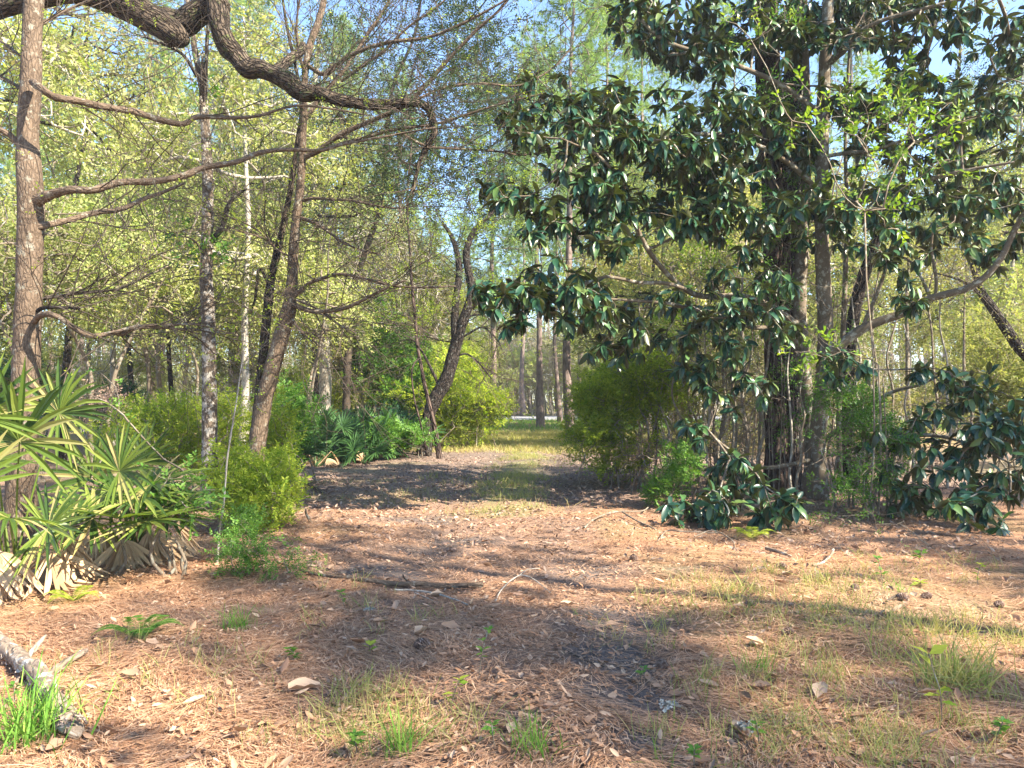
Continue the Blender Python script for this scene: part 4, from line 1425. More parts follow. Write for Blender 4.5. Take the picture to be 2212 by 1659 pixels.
simple_tree('magnolia_tree', 'smooth mottled trunk between the dark pines and the stubbed trunk', 'tree', [(1742, 1080), (1752, 1000), (1748, 900), (1738, 820), (1732, 740), (1728, 660), (1732, 560), (1738, 450), (1745, 300), (1740, 100), (1735, -200)], [34, 28, 26, 30, 30, 28, 26, 22, 18, 14, 8], 12.9, M['bark_magnolia'], 12,
            extra=[([(1738, 760), (1715, 735), (1690, 712), (1660, 708), (1620, 706), (1590, 690), (1570, 665)], [12, 11, 10, 10, 9, 7], 11.6)], tw=8)
simple_tree('slender_tree', 'thin straight tan trunk right of the stubbed smooth trunk', 'tree', [(1815, 1060), (1812, 900), (1818, 780), (1824, 650), (1827, 560), (1830, 450), (1826, 300), (1835, 100), (1840, -100)], [14, 12, 12, 12, 11, 9, 8, 6, 3], 13.6, M['bark_magnolia'], 8, tw=12, leaf='green_leaf')
simple_tree('oak_tree', 'dark furrowed trunk curving right behind the magnolia limb', 'tree', [(1835, 1030), (1830, 900), (1835, 760), (1845, 680), (1858, 620), (1875, 570), (1892, 520), (1925, 450), (1960, 330), (1990, 150), (2050, -60), (2090, -300)], [32, 27, 26, 26, 26, 24, 22, 19, 17, 14, 10, 6], 15.0, M['bark_dark'], 12,
            extra=[([(1960, 330), (2010, 260), (2060, 230), (2140, 190), (2230, 150)], [12, 11, 9, 5], 14), ([(1925, 450), (1990, 380), (2080, 350), (2180, 300)], [9, 8, 6, 3], 14.5)], tw=40, leaf='oak_leaf', lsize=.22)
simple_tree('oak_tree', 'slanting mossy trunk leaning left at the right edge of the picture', 'tree', [(2330, 1060), (2290, 900), (2245, 800), (2205, 755), (2170, 705), (2140, 660), (2115, 620), (2095, 540), (2080, 440), (2060, 300), (2075, 100)], [34, 30, 26, 24, 22, 20, 16, 13, 12, 10, 6], 16.0, M['bark_dark'], 10,
            extra=[([(2140, 660), (2100, 620), (2060, 600), (2020, 590)], [9, 7, 5, 3], 15.5)], tw=50, leaf='bg_leaf', lsize=.3, cut=1.5)


def mag_leaves(mb, pts, dirs, leaf=.19, per=10, rg=RNG):
    temps = [t_magnolia(.15, .36), t_magnolia(.35, .38), t_magnolia(.6, .36), t_magnolia(.3, .33)]
    n = len(pts)
    P_, A_ = [], []
    for i in range(n):
        ax = nrm(dirs[i] + np.array((0, 0, .5)))
        s1 = nrm(np.cross(ax, rg.normal(0, 1, 3)))
        s2 = np.cross(ax, s1)
        k = rg.integers(per - 3, per + 4)
        for j in range(k):
            a = j * 2.4 + rg.normal(0, .25)
            el = rg.uniform(-.2, .75)
            d = ax * el + (s1 * math.cos(a) + s2 * math.sin(a)) * 1.0 + np.array((0, 0, -rg.uniform(.0, 1.25)))
            P_.append(pts[i] - ax * rg.uniform(0, .07))
            A_.append(d)
    P_, A_ = np.array(P_), nrm(np.array(A_))
    sc = leaf * rg.uniform(.65, 1.15, len(P_))
    mats = frames(A_, np.tile((0, 0, 1.), (len(P_), 1)) + rg.normal(0, .25, (len(P_), 3)), .35, rg) * sc[:, None, None]
    pick = rg.integers(0, 4, len(P_))
    for q, (tv, tq, tt) in enumerate(temps):
        m_ = pick == q
        mb.inst(tv, tq, tt, mats[m_], P_[m_])


t = thing('magnolia', 'big magnolia with large glossy dark green leaves spreading over the trail', 'magnolia', onground(1790, 12.2))
o0 = np.array(t.location)
mb = MB()
lims = []
def ml(pts, w, d0, d1, sides=9):
    n = len(pts)
    lims.append(limb(mb, [(p[0], p[1], d0 + (d1 - d0) * i / (n - 1)) for i, p in enumerate(pts)], w, sides=sides, lump=.05))
lims.append(limb(mb, [(1775, 1070, 12.1), (1768, 950, 12.15), (1775, 850, 12.2), (1785, 770, 12.2), (1815, 745, 12.1), (1858, 713, 12.0), (1900, 694, 11.9), (1941, 680, 11.8), (1980, 660, 11.7), (2008, 645, 11.7), (2050, 634, 11.6), (2091, 622, 11.5), (2130, 596, 11.4), (2165, 553, 11.3), (2190, 500, 11.2), (2230, 430, 11)], [34, 30, 28, 24, 22, 20, 19, 18, 17, 16, 15, 14, 13, 12, 9], sides=12, lump=.05, base_to_ground=True))
ml([(1720, 700), (1660, 660), (1600, 640), (1520, 640), (1480, 625), (1440, 590), (1400, 540), (1370, 480), (1352, 430), (1345, 380), (1350, 330), (1352, 270)], [16, 14, 13, 12, 12, 11, 11, 10, 9, 8, 6, 4], 12.4, 10.6)
ml([(1345, 380), (1318, 362), (1290, 335), (1255, 318), (1215, 300)], [8, 8, 7, 5, 3], 10.8, 10.2)
ml([(1480, 625), (1440, 612), (1380, 610), (1330, 600), (1300, 600), (1230, 625), (1180, 635), (1130, 620), (1090, 615)], [9, 8, 7, 7, 6, 4], 11.4, 10.2)
ml([(1560, 690), (1500, 670), (1440, 655), (1380, 650), (1300, 645)], [10, 8, 7, 5], 12, 11)
ml([(1776, 420), (1700, 350), (1600, 300), (1500, 290), (1400, 300), (1250, 280)], [12, 11, 10, 8, 5], 12.4, 11)
ml([(1780, 250), (1680, 180), (1560, 130), (1440, 90), (1380, 40)], [12, 11, 9, 6], 12.4, 11.5)
ml([(1785, 140), (1870, 60), (1990, 20), (2150, -20)], [12, 10, 8, 5], 12.4, 11.4)
ml([(1774, 480), (1850, 440), (1960, 400), (2080, 370), (2190, 350)], [12, 11, 9, 5], 12.4, 11)
ml([(1860, 713), (1900, 620), (1920, 560), (1940, 520)], [9, 8, 6, 4], 12, 11.4)
ml([(2010, 645), (1990, 600), (1960, 560), (1900, 545)], [8, 6, 4], 11.7, 12)
ml([(2020, 645), (2022, 600), (2012, 540), (2015, 500)], [7, 7, 6, 4], 11.7, 11.5)
ml([(1765, 990), (1700, 1005), (1650, 1010), (1610, 995), (1560, 960), (1530, 930)], [9, 9, 8, 6, 4], 12.2, 10.8)
ml([(1768, 960), (1850, 900), (1920, 850), (1990, 830), (2050, 800)], [10, 9, 7, 4], 12.2, 11)
ml([(1768, 990), (1880, 960), (2000, 940), (2100, 960), (2180, 1000)], [10, 9, 7, 4], 12.2, 10.4)
B(mb, 'trunk', M['bark_magnolia'])
nodes = np.vstack([p[len(p) // 4:] for p, r in lims])
regs = [
    # top mass and left shoulder
    (1400, 30, 90, 60, 10.8, 13, 22), (1500, 60, 150, 100, 10.6, 14, 62), (1640, 60, 120, 110, 10.6, 14.5, 44), (1800, 40, 150, 80, 11, 14, 56), (1960, 60, 130, 80, 11, 14, 46), (2130, 60, 100, 60, 11, 14, 12),
    (1330, 240, 110, 65, 10, 12.5, 34), (1200, 270, 100, 45, 9.8, 11.5, 18), (1165, 195, 40, 40, 10, 11.2, 5), (1110, 250, 35, 30, 9.8, 10.8, 4),
    (1370, 360, 170, 95, 10, 12.6, 74), (1540, 300, 160, 130, 10.5, 13, 72), (1240, 430, 90, 70, 10, 11.5, 22), (1090, 410, 45, 25, 9.8, 10.8, 7), (1160, 480, 40, 30, 9.8, 11, 5),
    (1330, 480, 90, 60, 10, 12, 20), (1480, 440, 130, 80, 10.5, 12.8, 34), (1590, 480, 70, 90, 10.5, 12.8, 18),
    (1055, 630, 20, 22, 9.8, 10.6, 4), (1110, 640, 45, 35, 9.8, 10.8, 10), (1190, 620, 70, 45, 9.9, 11, 16), (1270, 610, 50, 40, 10, 11, 8), (1240, 670, 60, 25, 10, 11, 7), (1120, 700, 30, 15, 10, 10.6, 3),
    (1330, 720, 80, 55, 11, 12.6, 16), (1440, 690, 80, 55, 11, 12.6, 16), (1530, 740, 70, 60, 10.8, 12.4, 16), (1620, 620, 90, 60, 10.6, 12, 16), (1640, 700, 80, 50, 10.6, 12, 11), (1590, 840, 80, 50, 11, 12, 9), (1490, 800, 50, 30, 11.5, 12.5, 6),
    # right mass
    (1800, 300, 110, 120, 11, 13.5, 40), (1950, 260, 130, 110, 11, 14, 48), (2100, 300, 120, 130, 11, 14, 44), (2200, 180, 60, 150, 11, 14, 22), (1850, 460, 130, 70, 11, 13.5, 26), (2000, 460, 110, 60, 11, 13.5, 22), (2150, 480, 90, 80, 11, 13.5, 22), (2060, 400, 150, 60, 11, 13.5, 24),
    (1740, 480, 80, 60, 10.8, 12, 10), (1950, 560, 60, 40, 11, 12.5, 8), (1960, 640, 40, 30, 10.8, 11.8, 5), (1660, 470, 60, 60, 10.8, 12, 9),
    (1830, 790, 45, 35, 10.6, 11.4, 7), (2005, 800, 35, 30, 10.2, 10.8, 4), (2100, 830, 60, 40, 10.2, 11.2, 7), (2050, 930, 120, 60, 10, 12, 18), (2150, 990, 80, 80, 9.6, 11.6, 18), (2030, 1040, 110, 60, 9.6, 11.4, 14), (1900, 980, 60, 50, 10, 11.6, 5), (2180, 900, 50, 40, 10, 11, 6),
    (1990, 1080, 50, 30, 9.8, 10.6, 4), (2130, 1110, 60, 30, 9.2, 10, 6), (2060, 1100, 20, 30, 9.0, 9.4, 3),
    (1490, 930, 25, 40, 10.6, 11.2, 4), (1590, 1020, 60, 40, 10.0, 11, 9), (1620, 1080, 90, 40, 9.4, 10.4, 13), (1520, 1100, 50, 25, 9.6, 10.2, 6), (1700, 1100, 40, 30, 9.2, 10, 5), (1450, 1110, 40, 20, 9.6, 10.4, 4),
    (1300, -200, 250, 100, 10.6, 14, 30), (1700, -150, 300, 110, 10.6, 14.5, 60), (2100, -130, 250, 100, 11, 14.5, 40), (2320, 300, 80, 300, 10.6, 14, 40), (2300, 900, 80, 160, 10, 12, 14)]
regs = [(a, b, c, d_, e, f, int(n * 1.75)) for a, b, c, d_, e, f, n in regs]
pts = region(regs)
mb = MB()
dr = grow(mb, pts, nodes, .0045, .40, .03, 4, .35, .14)
B(mb, 'branches', M['bark_magnolia'])
mb = MB()
mag_leaves(mb, pts, dr, .21, 12)
B(mb, 'crown', M['magnolia_leaf'])


# ------------------------------------------------------------------ bushes placed by region
def region_bush(name, label, cat, base, regs, templ, size, mat, per=2, tip=.0025, stems=6, spread=.35, woody='twig', wander=.6, off=.05, rmax=.02, extra_nodes=None, group=None):
    global t, o0
    t = thing(name, label, cat, base, group=group)
    o0 = np.array(base, float)
    mb = MB()
    pts = region(regs)
    rt = []
    c = pts.mean(0)
    for _ in range(stems):
        b = np.array(base) + np.array((RNG.normal(0, spread), RNG.normal(0, spread * .6), -.03))
        if len(regs) > 3 and stems > 20:
            q_ = pts[RNG.integers(0, len(pts))]
            b = np.array((q_[0], q_[1], float(hgt(q_[0], q_[1])) - .03)) + np.array((RNG.normal(0, .15), RNG.normal(0, .15), 0))
        cand = pts[RNG.integers(0, len(pts), 7)]
        tgt = cand[np.linalg.norm(cand[:, :2] - b[:2], axis=1).argmin()]
        e = b * .55 + tgt * .45 + RNG.normal(0, .05, 3)
        e[2] = max(e[2], .25)
        p, r = smooth_path([b, (b + e) / 2 + RNG.normal(0, .06, 3), e], [rmax, rmax * .8, rmax * .6], 3)
        tube(mb, p, r, 5)
        rt.append(p[1:])
    rt = np.vstack(rt)
    dr = grow(mb, pts, rt, tip, .42, rmax, 3, .35, .16)
    B(mb, 'stems', M[woody])
    mb = MB()
    put(mb, templ, pts, dr, size, per=per, off=off, wander=wander)
    B(mb, 'leaves', mat, False)
    return pts


FEATHER = [sprig(RNG, 12, 1, .33, .40, 58, flat=.35) for _ in range(3)] + [sprig(RNG, 18, 1.3, .17, .45, 60, flat=.4) for _ in range(2)]
FL, SL, GL = M['feather_leaf'], M['spring_leaf'], M['green_leaf']
region_bush('bush', 'bright yellow green feathery bush around the foot of the spotted bark tree', 'bush', onground(400, 12.2), [(340, 900, 80, 40, 12, 13.4, 150), (300, 940, 90, 50, 11.4, 12.6, 160), (430, 910, 90, 60, 12, 13.4, 260), (380, 990, 80, 55, 11.8, 12.6, 150), (500, 930, 60, 60, 12, 13.2, 130)], FEATHER, .18, SL, 3, stems=9)
region_bush('bush', 'yellow green feathery bush at the foot of the forked tree', 'bush', onground(565, 9.6), [(560, 1080, 80, 60, 8.8, 10.0, 380), (500, 1030, 60, 60, 9.2, 10.4, 200), (600, 1040, 35, 60, 9.2, 10.4, 140)], FEATHER, .17, FL, 3, stems=10)
region_bush('bush', 'airy yellow green bush right behind the forked tree', 'bush', onground(600, 12.6), [(600, 930, 50, 70, 12, 13.5, 190), (520, 1000, 40, 50, 12, 13.4, 90)], FEATHER, .18, FL, 3, stems=6)
region_bush('bush', 'sprawling green bush between forked tree and palmettos', 'bush', onground(640, 15), [(630, 900, 50, 60, 14, 16, 200), (620, 960, 30, 40, 13.5, 15, 90)], SPRIGS, .22, GL, 3, stems=5)
region_bush('bush', 'glowing yellow bush on the left side of the trail bend', 'bush', onground(1005, 25.5), [(1000, 890, 70, 65, 24.5, 27, 360), (1050, 880, 52, 35, 24.5, 26.5, 240), (960, 850, 50, 80, 25, 28, 260), (1010, 800, 50, 60, 26, 29, 200)], FEATHER, .36, SL, 3, stems=8, spread=.8, tip=.004)
region_bush('bush', 'green bush behind the leaning tree left of the yellow bush', 'bush', onground(880, 27), [(850, 800, 90, 80, 26, 29, 340), (900, 880, 60, 60, 25.5, 27.5, 220), (780, 760, 70, 80, 27, 30, 240), (800, 690, 90, 60, 27, 31, 150)], SPRIGS, .38, GL, 3, stems=9, spread=1.3, tip=.004)
region_bush('bush', 'low olive bush beneath the leaning tree beside the dead palm skirts', 'bush', onground(820, 21.5), [(830, 940, 70, 28, 20.5, 22.5, 240), (900, 945, 30, 25, 21, 22.5, 80)], SPRIGS, .24, GL, 3, stems=6, spread=.8)
region_bush('bush', 'big rounded yellow green bush with bare stems right of the trail', 'bush', onground(1385, 15.2), [(1370, 840, 110, 75, 14, 16.5, 620), (1310, 880, 70, 60, 14.2, 16, 260), (1430, 820, 60, 70, 14, 16, 240), (1290, 950, 55, 45, 14, 16, 160), (1350, 980, 80, 50, 14, 15.6, 150)], FEATHER, .24, FL, 3, stems=26, spread=.75, rmax=.014)
region_bush('bush', 'small bright green bush low beside the lowest magnolia branch', 'bush', onground(1470, 11.6), [(1470, 1000, 40, 40, 11, 12.2, 120), (1440, 1060, 40, 30, 11, 12, 80)], SPRIGS, .15, GL, 3, stems=6, spread=.2)
region_bush('bush', 'dense green thicket growing at the far right behind the magnolia', 'bush', onground(2150, 17), [(2120, 760, 100, 90, 16.5, 19, 240), (2180, 880, 80, 70, 16.5, 18, 200), (2050, 880, 90, 50, 16.5, 18, 140)], SPRIGS, .24, M['bg_leaf'], 3, stems=8, spread=1)
region_bush('bush', 'pale small leaved shrub right of the stubbed smooth trunk', 'bush', onground(1850, 11.0), [(1850, 880, 70, 50, 10.6, 11.6, 170), (1880, 960, 90, 50, 10.4, 11.4, 190), (1850, 1040, 90, 30, 10, 11, 100), (1790, 860, 40, 30, 10.6, 11.4, 60)], SPRIG_SPARSE, .17, GL, 3, stems=8, spread=.3)
region_bush('bush', 'yellow green shrub with fan shaped leaf clusters in front of the magnolia crown', 'shrub', onground(1840, 10.6), [(1900, 200, 110, 40, 9.8, 11, 34), (1990, 240, 110, 40, 9.8, 11, 34), (1880, 270, 120, 30, 9.8, 11, 26), (1980, 350, 110, 40, 9.8, 11, 30), (1880, 420, 80, 40, 9.8, 11, 20), (1730, 240, 40, 50, 9.8, 11, 10), (1640, 40, 70, 50, 9.8, 11, 16), (1930, 440, 60, 30, 9.8, 11, 10), (1790, 760, 70, 40, 10.4, 11.4, 26), (1830, 300, 60, 60, 9.8, 11, 12)], SPRIG_BIG, .19, M['lime_leaf'], 1, stems=6, spread=.25, woody='twig', rmax=.015)
region_bush('thicket', 'tangled thicket of thin leafy stems beneath the magnolia', 'thicket', onground(1600, 15), [(1560, 880, 110, 110, 14, 17, 300), (1480, 900, 60, 90, 14, 16.5, 120), (1640, 800, 90, 90, 14, 17, 170), (1880, 820, 60, 80, 14.5, 17, 90), (1780, 860, 90, 110, 14.5, 17, 150), (1560, 600, 90, 60, 14.5, 17.5, 110), (1940, 900, 70, 60, 14, 16, 110)], SPRIG_SPARSE, .20, M['bg_leaf'], 2, stems=30, spread=1.4, rmax=.016)
region_bush('bush', 'leafy vine like plant growing between the left palmettos', 'plant', onground(380, 7.2), [(370, 1050, 70, 60, 6.8, 7.6, 60), (330, 1120, 90, 40, 6.8, 7.6, 60), (420, 1100, 50, 40, 6.8, 7.6, 30), (200, 870, 90, 50, 7.2, 8, 24)], SPRIG_BIG, .12, GL, 1, stems=8, spread=.25)
region_bush('dead_brush', 'heap of reddish dead brush behind the left palmetto', 'brush', onground(225, 14), [(225, 880, 55, 35, 13.5, 15, 130)], SPRIG_SPARSE, .20, M['litter_far'], 2, stems=6, woody='bark_pine')

region_bush('dead_brush', 'tangle of bare brown twigs under the rounded bush and magnolia', 'brush', onground(1560, 13.6), [(1420, 990, 110, 60, 13, 15, 220), (1560, 960, 110, 90, 12.8, 15, 330), (1650, 900, 70, 130, 12.6, 14.4, 200), (1880, 950, 110, 80, 12.8, 15, 200), (2020, 900, 110, 80, 13, 15, 160), (1560, 760, 90, 70, 13, 15, 110)], SPRIG_SPARSE, .11, M['litter'], 1, stems=34, spread=1.6, rmax=.012, woody='twig', tip=.003)

region_bush('vine', 'leafy vine climbing the thick dark pine trunk', 'vine', onground(1655, 12.7), [(1680, 640, 50, 70, 12.2, 13, 80), (1700, 450, 60, 90, 12.2, 13, 90), (1670, 250, 60, 90, 12.2, 13, 70), (1650, 60, 70, 60, 12, 13, 80), (1700, 860, 60, 90, 12.2, 13, 70)], SPRIG_SPARSE, .2, GL, 2, stems=5, spread=.2, rmax=.012)
region_bush('small_tree', 'slender small leaved tree filling the gap under the magnolia crown', 'tree', onground(1545, 15), [(1540, 560, 90, 60, 14.5, 17, 130), (1600, 700, 80, 70, 14.5, 16.5, 120), (1480, 690, 70, 60, 15, 17, 100)], SPRIG_SPARSE, .26, M['lime_leaf'], 2, stems=3, spread=.15, rmax=.03)

# slim stems standing in the right thicket
R2 = random.Random(9)
ONUM = ['one', 'two', 'three', 'four', 'five', 'six', 'seven', 'eight', 'nine', 'ten', 'eleven', 'twelve', 'thirteen', 'fourteen', 'fifteen', 'sixteen', 'seventeen', 'eighteen', 'nineteen', 'twenty', 'twenty one', 'twenty two', 'twenty three']
for i, (u, v0, d, w) in enumerate(sorted([(1440, 700, 14.5, 4), (1462, 760, 14, 5), (1500, 640, 14.6, 6), (1528, 720, 13.6, 4), (1560, 560, 14, 6), (1585, 640, 13.4, 5), (1610, 500, 14.4, 7), (1632, 690, 13.2, 5), (1650, 640, 12.6, 6), (1705, 740, 12.2, 5), (1730, 800, 11.8, 5), (1860, 640, 14.6, 5), (1895, 560, 15.2, 6), (1930, 640, 15, 5), (1962, 700, 14, 4), (1965, 480, 16, 8), (2015, 560, 15, 5), (2050, 640, 13.6, 5), (2090, 600, 16, 6), (1395, 840, 14.4, 5), (1420, 880, 14.4, 4), (1340, 900, 14.6, 4), (1800, 640, 14.6, 4)])):
    k = 6
    g = onground(u, d)
    v1 = 865 + EYE * F / d
    pts = [(u + R2.uniform(-12, 12) + (j / k) * R2.uniform(-14, 14), v1 + (v0 - v1) * j / k) for j in range(k + 1)]
    simple_tree('thin_stem', ['slim grey stem', 'thin tan stem', 'pale narrow stem', 'crooked little stem'][i % 4] + ', number %s counting rightwards, in the thicket under the magnolia' % ONUM[i], 'sapling', pts, [w * 1.3, w, w * .5], d, M['twig'] if i % 3 else M['bark_pale'], 6, tw=5)
    t['group'] = 'slim stems in the thicket under the magnolia'


# ------------------------------------------------------------------ palmettos
def frond_mesh(mb, c, axis_, normal, R, nseg=24, span=4.5, w=.0175, droop=.07, fold=.5, cup=.22, rg=RNG):
    """fan of folded segments round c; axis_ = middle direction"""
    a_ = nrm(np.array(axis_, float))
    n_ = np.array(normal, float)
    n_ = nrm(n_ - a_ * np.dot(n_, a_))
    b_ = np.cross(n_, a_)
    droop = droop * rg.uniform(.5, 2.4)
    cup = cup * rg.uniform(.3, 1.6)
    for i in range(nseg):
        th = (i / (nseg - 1) - .5) * span + rg.normal(0, .05)
        if rg.uniform() < .06:
            continue
        d = a_ * math.cos(th) + b_ * math.sin(th)
        s_ = np.cross(n_, d)
        L = R * (.78 + .22 * math.cos(th * .6)) * rg.uniform(.9, 1.06)
        dr = droop * rg.uniform(.2, 2.6)
        v = []
        for y, ww in ((0.02, .18), (.22, .9), (.5, 1.1), (.78, .7), (1, .04)):
            base = c + d * L * y * (1 - .1 * dr * y) + n_ * (cup * L * y) + np.array((0, 0, -dr * L * y ** 2.2))
            W = w * ww * R / .6
            v += [base - s_ * W + n_ * W * fold, base, base + s_ * W + n_ * W * fold]
        q = []
        for k in range(4):
            for j in range(2):
                x_ = k * 3 + j
                q.append((x_, x_ + 1, x_ + 4, x_ + 3))
        mb.add(v, q)


def palmetto(label, base, fronds, mat, deadn=0, group=None, w=.019, live=M['palm']):
    """fronds: (centre, axis, normal, R)"""
    global t, o0
    t = thing('palmetto', label, 'palmetto', base, group=group)
    o0 = np.array(base, float)
    for c, ax, nn, R in fronds:
        mb = MB()
        c = np.array(c)
        m_ = (c + o0) / 2 + np.array((0, 0, .12)) * np.linalg.norm(c - o0)
        p, r = smooth_path([o0 + RNG.normal(0, .03, 3), m_, c], [.012, .009, .006], 4)
        frond_mesh(mb, c, ax, nn, R, w=w)
        tube(mb, p, r, 4)
        B(mb, 'frond', mat, False)
    for i in range(deadn):
        mb = MB()
        a = RNG.uniform(0, 6.28)
        rr = RNG.uniform(.15, .4)
        c = o0 + np.array((math.cos(a) * rr, math.sin(a) * rr - .1, RNG.uniform(.18, .42)))
        frond_mesh(mb, c, (math.cos(a), math.sin(a), -1.1), (math.cos(a), math.sin(a) - .3, .6), RNG.uniform(.35, .55), 15, 2.0, .024, .15, .6, 0)
        for v_ in mb.v:
            v_[:, 2] = np.maximum(v_[:, 2], .015 + RNG.uniform(0, .03))
        tube(mb, [o0, c], [.012, .008], 4)
        B(mb, 'dead_frond', M['palm_dead'], False)


def fr(u, v, d, ax, nn, R):
    return (P(u, v, d), ax, nn, R)


palmetto('big palmetto with upright fan leaves in front of the leftmost trunk', G(30, 1265), [
    fr(42, 955, 6.3, (-.05, 0, 1), (.1, -1, .1), .74),
    fr(128, 892, 6.9, (.75, .1, .7), (-.2, -1, .25), .64),
    fr(-40, 900, 6.2, (-.3, 0, 1), (.3, -1, .1), .60),
    fr(-60, 1050, 6.0, (-.7, -.2, .5), (.1, -1, .5), .6),
    fr(20, 1120, 5.8, (-.2, -.9, .1), (0, -.5, .9), .5),
    fr(-20, 1000, 6.8, (-.5, .6, .8), (0, -1, .3), .6),
    fr(105, 1140, 6.2, (.9, -.1, .25), (0, -.8, .6), .5)], M['palm'], 5)
palmetto('spreading palmetto with sunlit sideways fans and dead brown skirt', G(285, 1205), [
    fr(258, 1018, 7.0, (.85, .1, .75), (-.3, -.9, .5), .58),
    fr(330, 1045, 7.2, (1, -.1, .12), (0, -.35, 1), .62),
    fr(300, 1075, 7.0, (1, -.4, -.05), (0, -.35, 1), .62),
    fr(250, 1065, 7.3, (-1, -.2, .15), (0, -.4, 1), .6),
    fr(385, 1075, 7.4, (1, .3, -.1), (.1, -.3, 1), .45),
    fr(200, 1120, 6.8, (-.9, -.4, .1), (.1, -.6, .9), .55),
    fr(150, 1140, 6.6, (.9, -.4, .2), (-.2, -.6, .9), .5),
    fr(320, 1125, 6.9, (.9, -.5, -.15), (.1, -.5, .9), .58),
    fr(360, 1110, 7.3, (1, 0, -.3), (.3, -.5, .9), .5),
    fr(260, 1120, 6.7, (.1, -.9, .0), (.1, -.5, .9), .5),
    fr(200, 1030, 7.6, (-.3, .3, .9), (0, -1, .3), .55),
    fr(310, 1000, 7.9, (.5, .3, .8), (0, -1, .4), .5)], M['palm'], 9)
pg = [(655, 890, 20, 'palmetto clump nearest the forked tree beyond the clearing'), (705, 885, 21, 'palmetto with upright fans below the pale trunk'), (790, 915, 21.5, 'shaded palmetto between the upright one and the leaning tree'), (860, 925, 22.5, 'small palmetto tucked in just left of the leaning tree'), (745, 930, 20.5, 'low wide palmetto spilling towards the clearing'), (685, 930, 19, 'low palmetto in front at the edge of the leaf litter')]
for u, v, d, lab in pg:
    b = onground(u, d)
    fl = []
    for i in range(15):
        a = RNG.uniform(0, 6.28)
        el = RNG.uniform(.1, 1.2)
        dd = np.array((math.cos(a) * math.cos(el), math.sin(a) * math.cos(el), math.sin(el)))
        c = b + dd * RNG.uniform(.7, 1.25) * np.array((1.1, 1, 1))
        c[2] = max(c[2], .25)
        fl.append((c, dd + np.array((0, 0, .1)), np.array((-dd[0], -dd[1] - .8, .9)), RNG.uniform(.45, .65)))
    palmetto(lab, b, fl, M['palm_dark'], 5, w=.03)


# ------------------------------------------------------------------ things lying on the ground
def lying(name, label, cat, paths, mat, parts=(), sides=8, lump=.08, pname=None):
    global t, o0
    b = G(*paths[0][0][0])
    t = thing(name, label, cat, b)
    o0 = np.array(t.location)
    for i, (pp, w, lift) in enumerate(paths):
        mb = MB()
        pts, rs = [], []
        ws = np.interp(np.linspace(0, 1, len(pp)), np.linspace(0, 1, len(w)), w)
        lf = np.interp(np.linspace(0, 1, len(pp)), np.linspace(0, 1, len(lift)), lift)
        for q, ww, l in zip(pp, ws, lf):
            g = G(*q)
            r = pxr(ww, g[1])
            g[2] = float(ground_z(g[0], g[1])) + r * .75 + l + .006
            pts.append(g)
            rs.append(r)
        p, r = smooth_path(pts, rs, 4, rs[0] * .12)
        tube(mb, p, r, sides, lump)
        B(mb, 'stem' if i == 0 else 'side_branch', mat)


lying('fallen_log', 'grey flaking fallen log in the lower left corner', 'log', [
    ([(-60, 1370), (0, 1425), (40, 1462), (80, 1500), (110, 1540), (140, 1580), (165, 1608)], [32, 36, 34, 38, 36, 42, 30], [0, .03, .04, .02, 0]),
    ([(92, 1492), (120, 1470), (145, 1452), (186, 1425)], [15, 17, 11], [.0, .03, .02]),
    ([(52, 1458), (72, 1446), (98, 1430)], [13, 12, 6], [.02, .08, .14]),
    ([(30, 1500), (50, 1490), (70, 1510)], [13, 11, 7], [.0, .02, 0])], M['log'], sides=16, lump=.2)
mb = MB()
lp, lr = smooth_path([np.array(G(u, v)) + np.array((0, 0, .05)) for u, v in ((-60, 1370), (0, 1425), (40, 1462), (80, 1500), (110, 1540), (140, 1580), (165, 1608))], [.045] * 7, 6)
n = 260
ii = RNG.integers(0, len(lp), n)
a = RNG.uniform(-.4, 3.5, n)
tt_ = nrm(np.gradient(lp, axis=0))[ii]
sd = nrm(np.cross(tt_, (0, 0, 1.)))
rad_ = sd * np.cos(a)[:, None] + np.array((0, 0, 1.)) * np.sin(a)[:, None]
pos = lp[ii] + rad_ * .046 * RNG.uniform(.85, 1.12, n)[:, None]
mats = frames(tt_ + RNG.normal(0, .25, (n, 3)), rad_, .25) * RNG.uniform(.02, .045, n)[:, None, None]
tv, tq, _ = t_dead(.7, .5, .3)
mb.inst(tv - np.array((0, .5, 0)), tq, None, mats, pos)
B(mb, 'flaking_bark', M['flake'])
lying('fallen_branch', 'long straight fallen branch across the middle of the clearing', 'branch', [
    ([(596, 1225), (670, 1248), (737, 1262), (800, 1272), (860, 1275), (905, 1270), (960, 1273), (1042, 1277)], [4, 7, 9, 11, 12, 12, 12], [0, .01, .02, .01]),
    ([(900, 1270), (880, 1262), (870, 1250)], [5, 3], [.01, .03])], M['bark_oak'])
lying('fallen_twig', 'forked pale twig just below the long fallen branch', 'twig', [
    ([(852, 1284), (890, 1283), (940, 1298), (975, 1312), (1010, 1326)], [5, 4, 3], [.01, .03, .01]),
    ([(895, 1284), (920, 1296), (935, 1306)], [3, 2], [.01, .0])], M['bark_pale'])
lying('fallen_twig', 'thin branching twig right of the long fallen branch', 'twig', [
    ([(1070, 1318), (1085, 1290), (1120, 1262), (1150, 1268), (1190, 1294)], [3, 3, 2], [.0, .04, .02]),
    ([(1120, 1262), (1140, 1240), (1165, 1232)], [2, 1.5], [.04, .03])], M['bark_pale'])
lying('fallen_branch', 'dark stick lying beside the left bush pointing to the trail', 'branch', [([(606, 1022), (640, 1040), (680, 1062), (702, 1070)], [9, 7, 5], [.05, .01])], M['bark_oak'])
lying('fallen_twig', 'short dark twig on the bare soil patch', 'twig', [([(1215, 1421), (1240, 1432), (1275, 1445), (1305, 1451)], [5, 4, 3], [.01, .0])], M['twig_dark'])
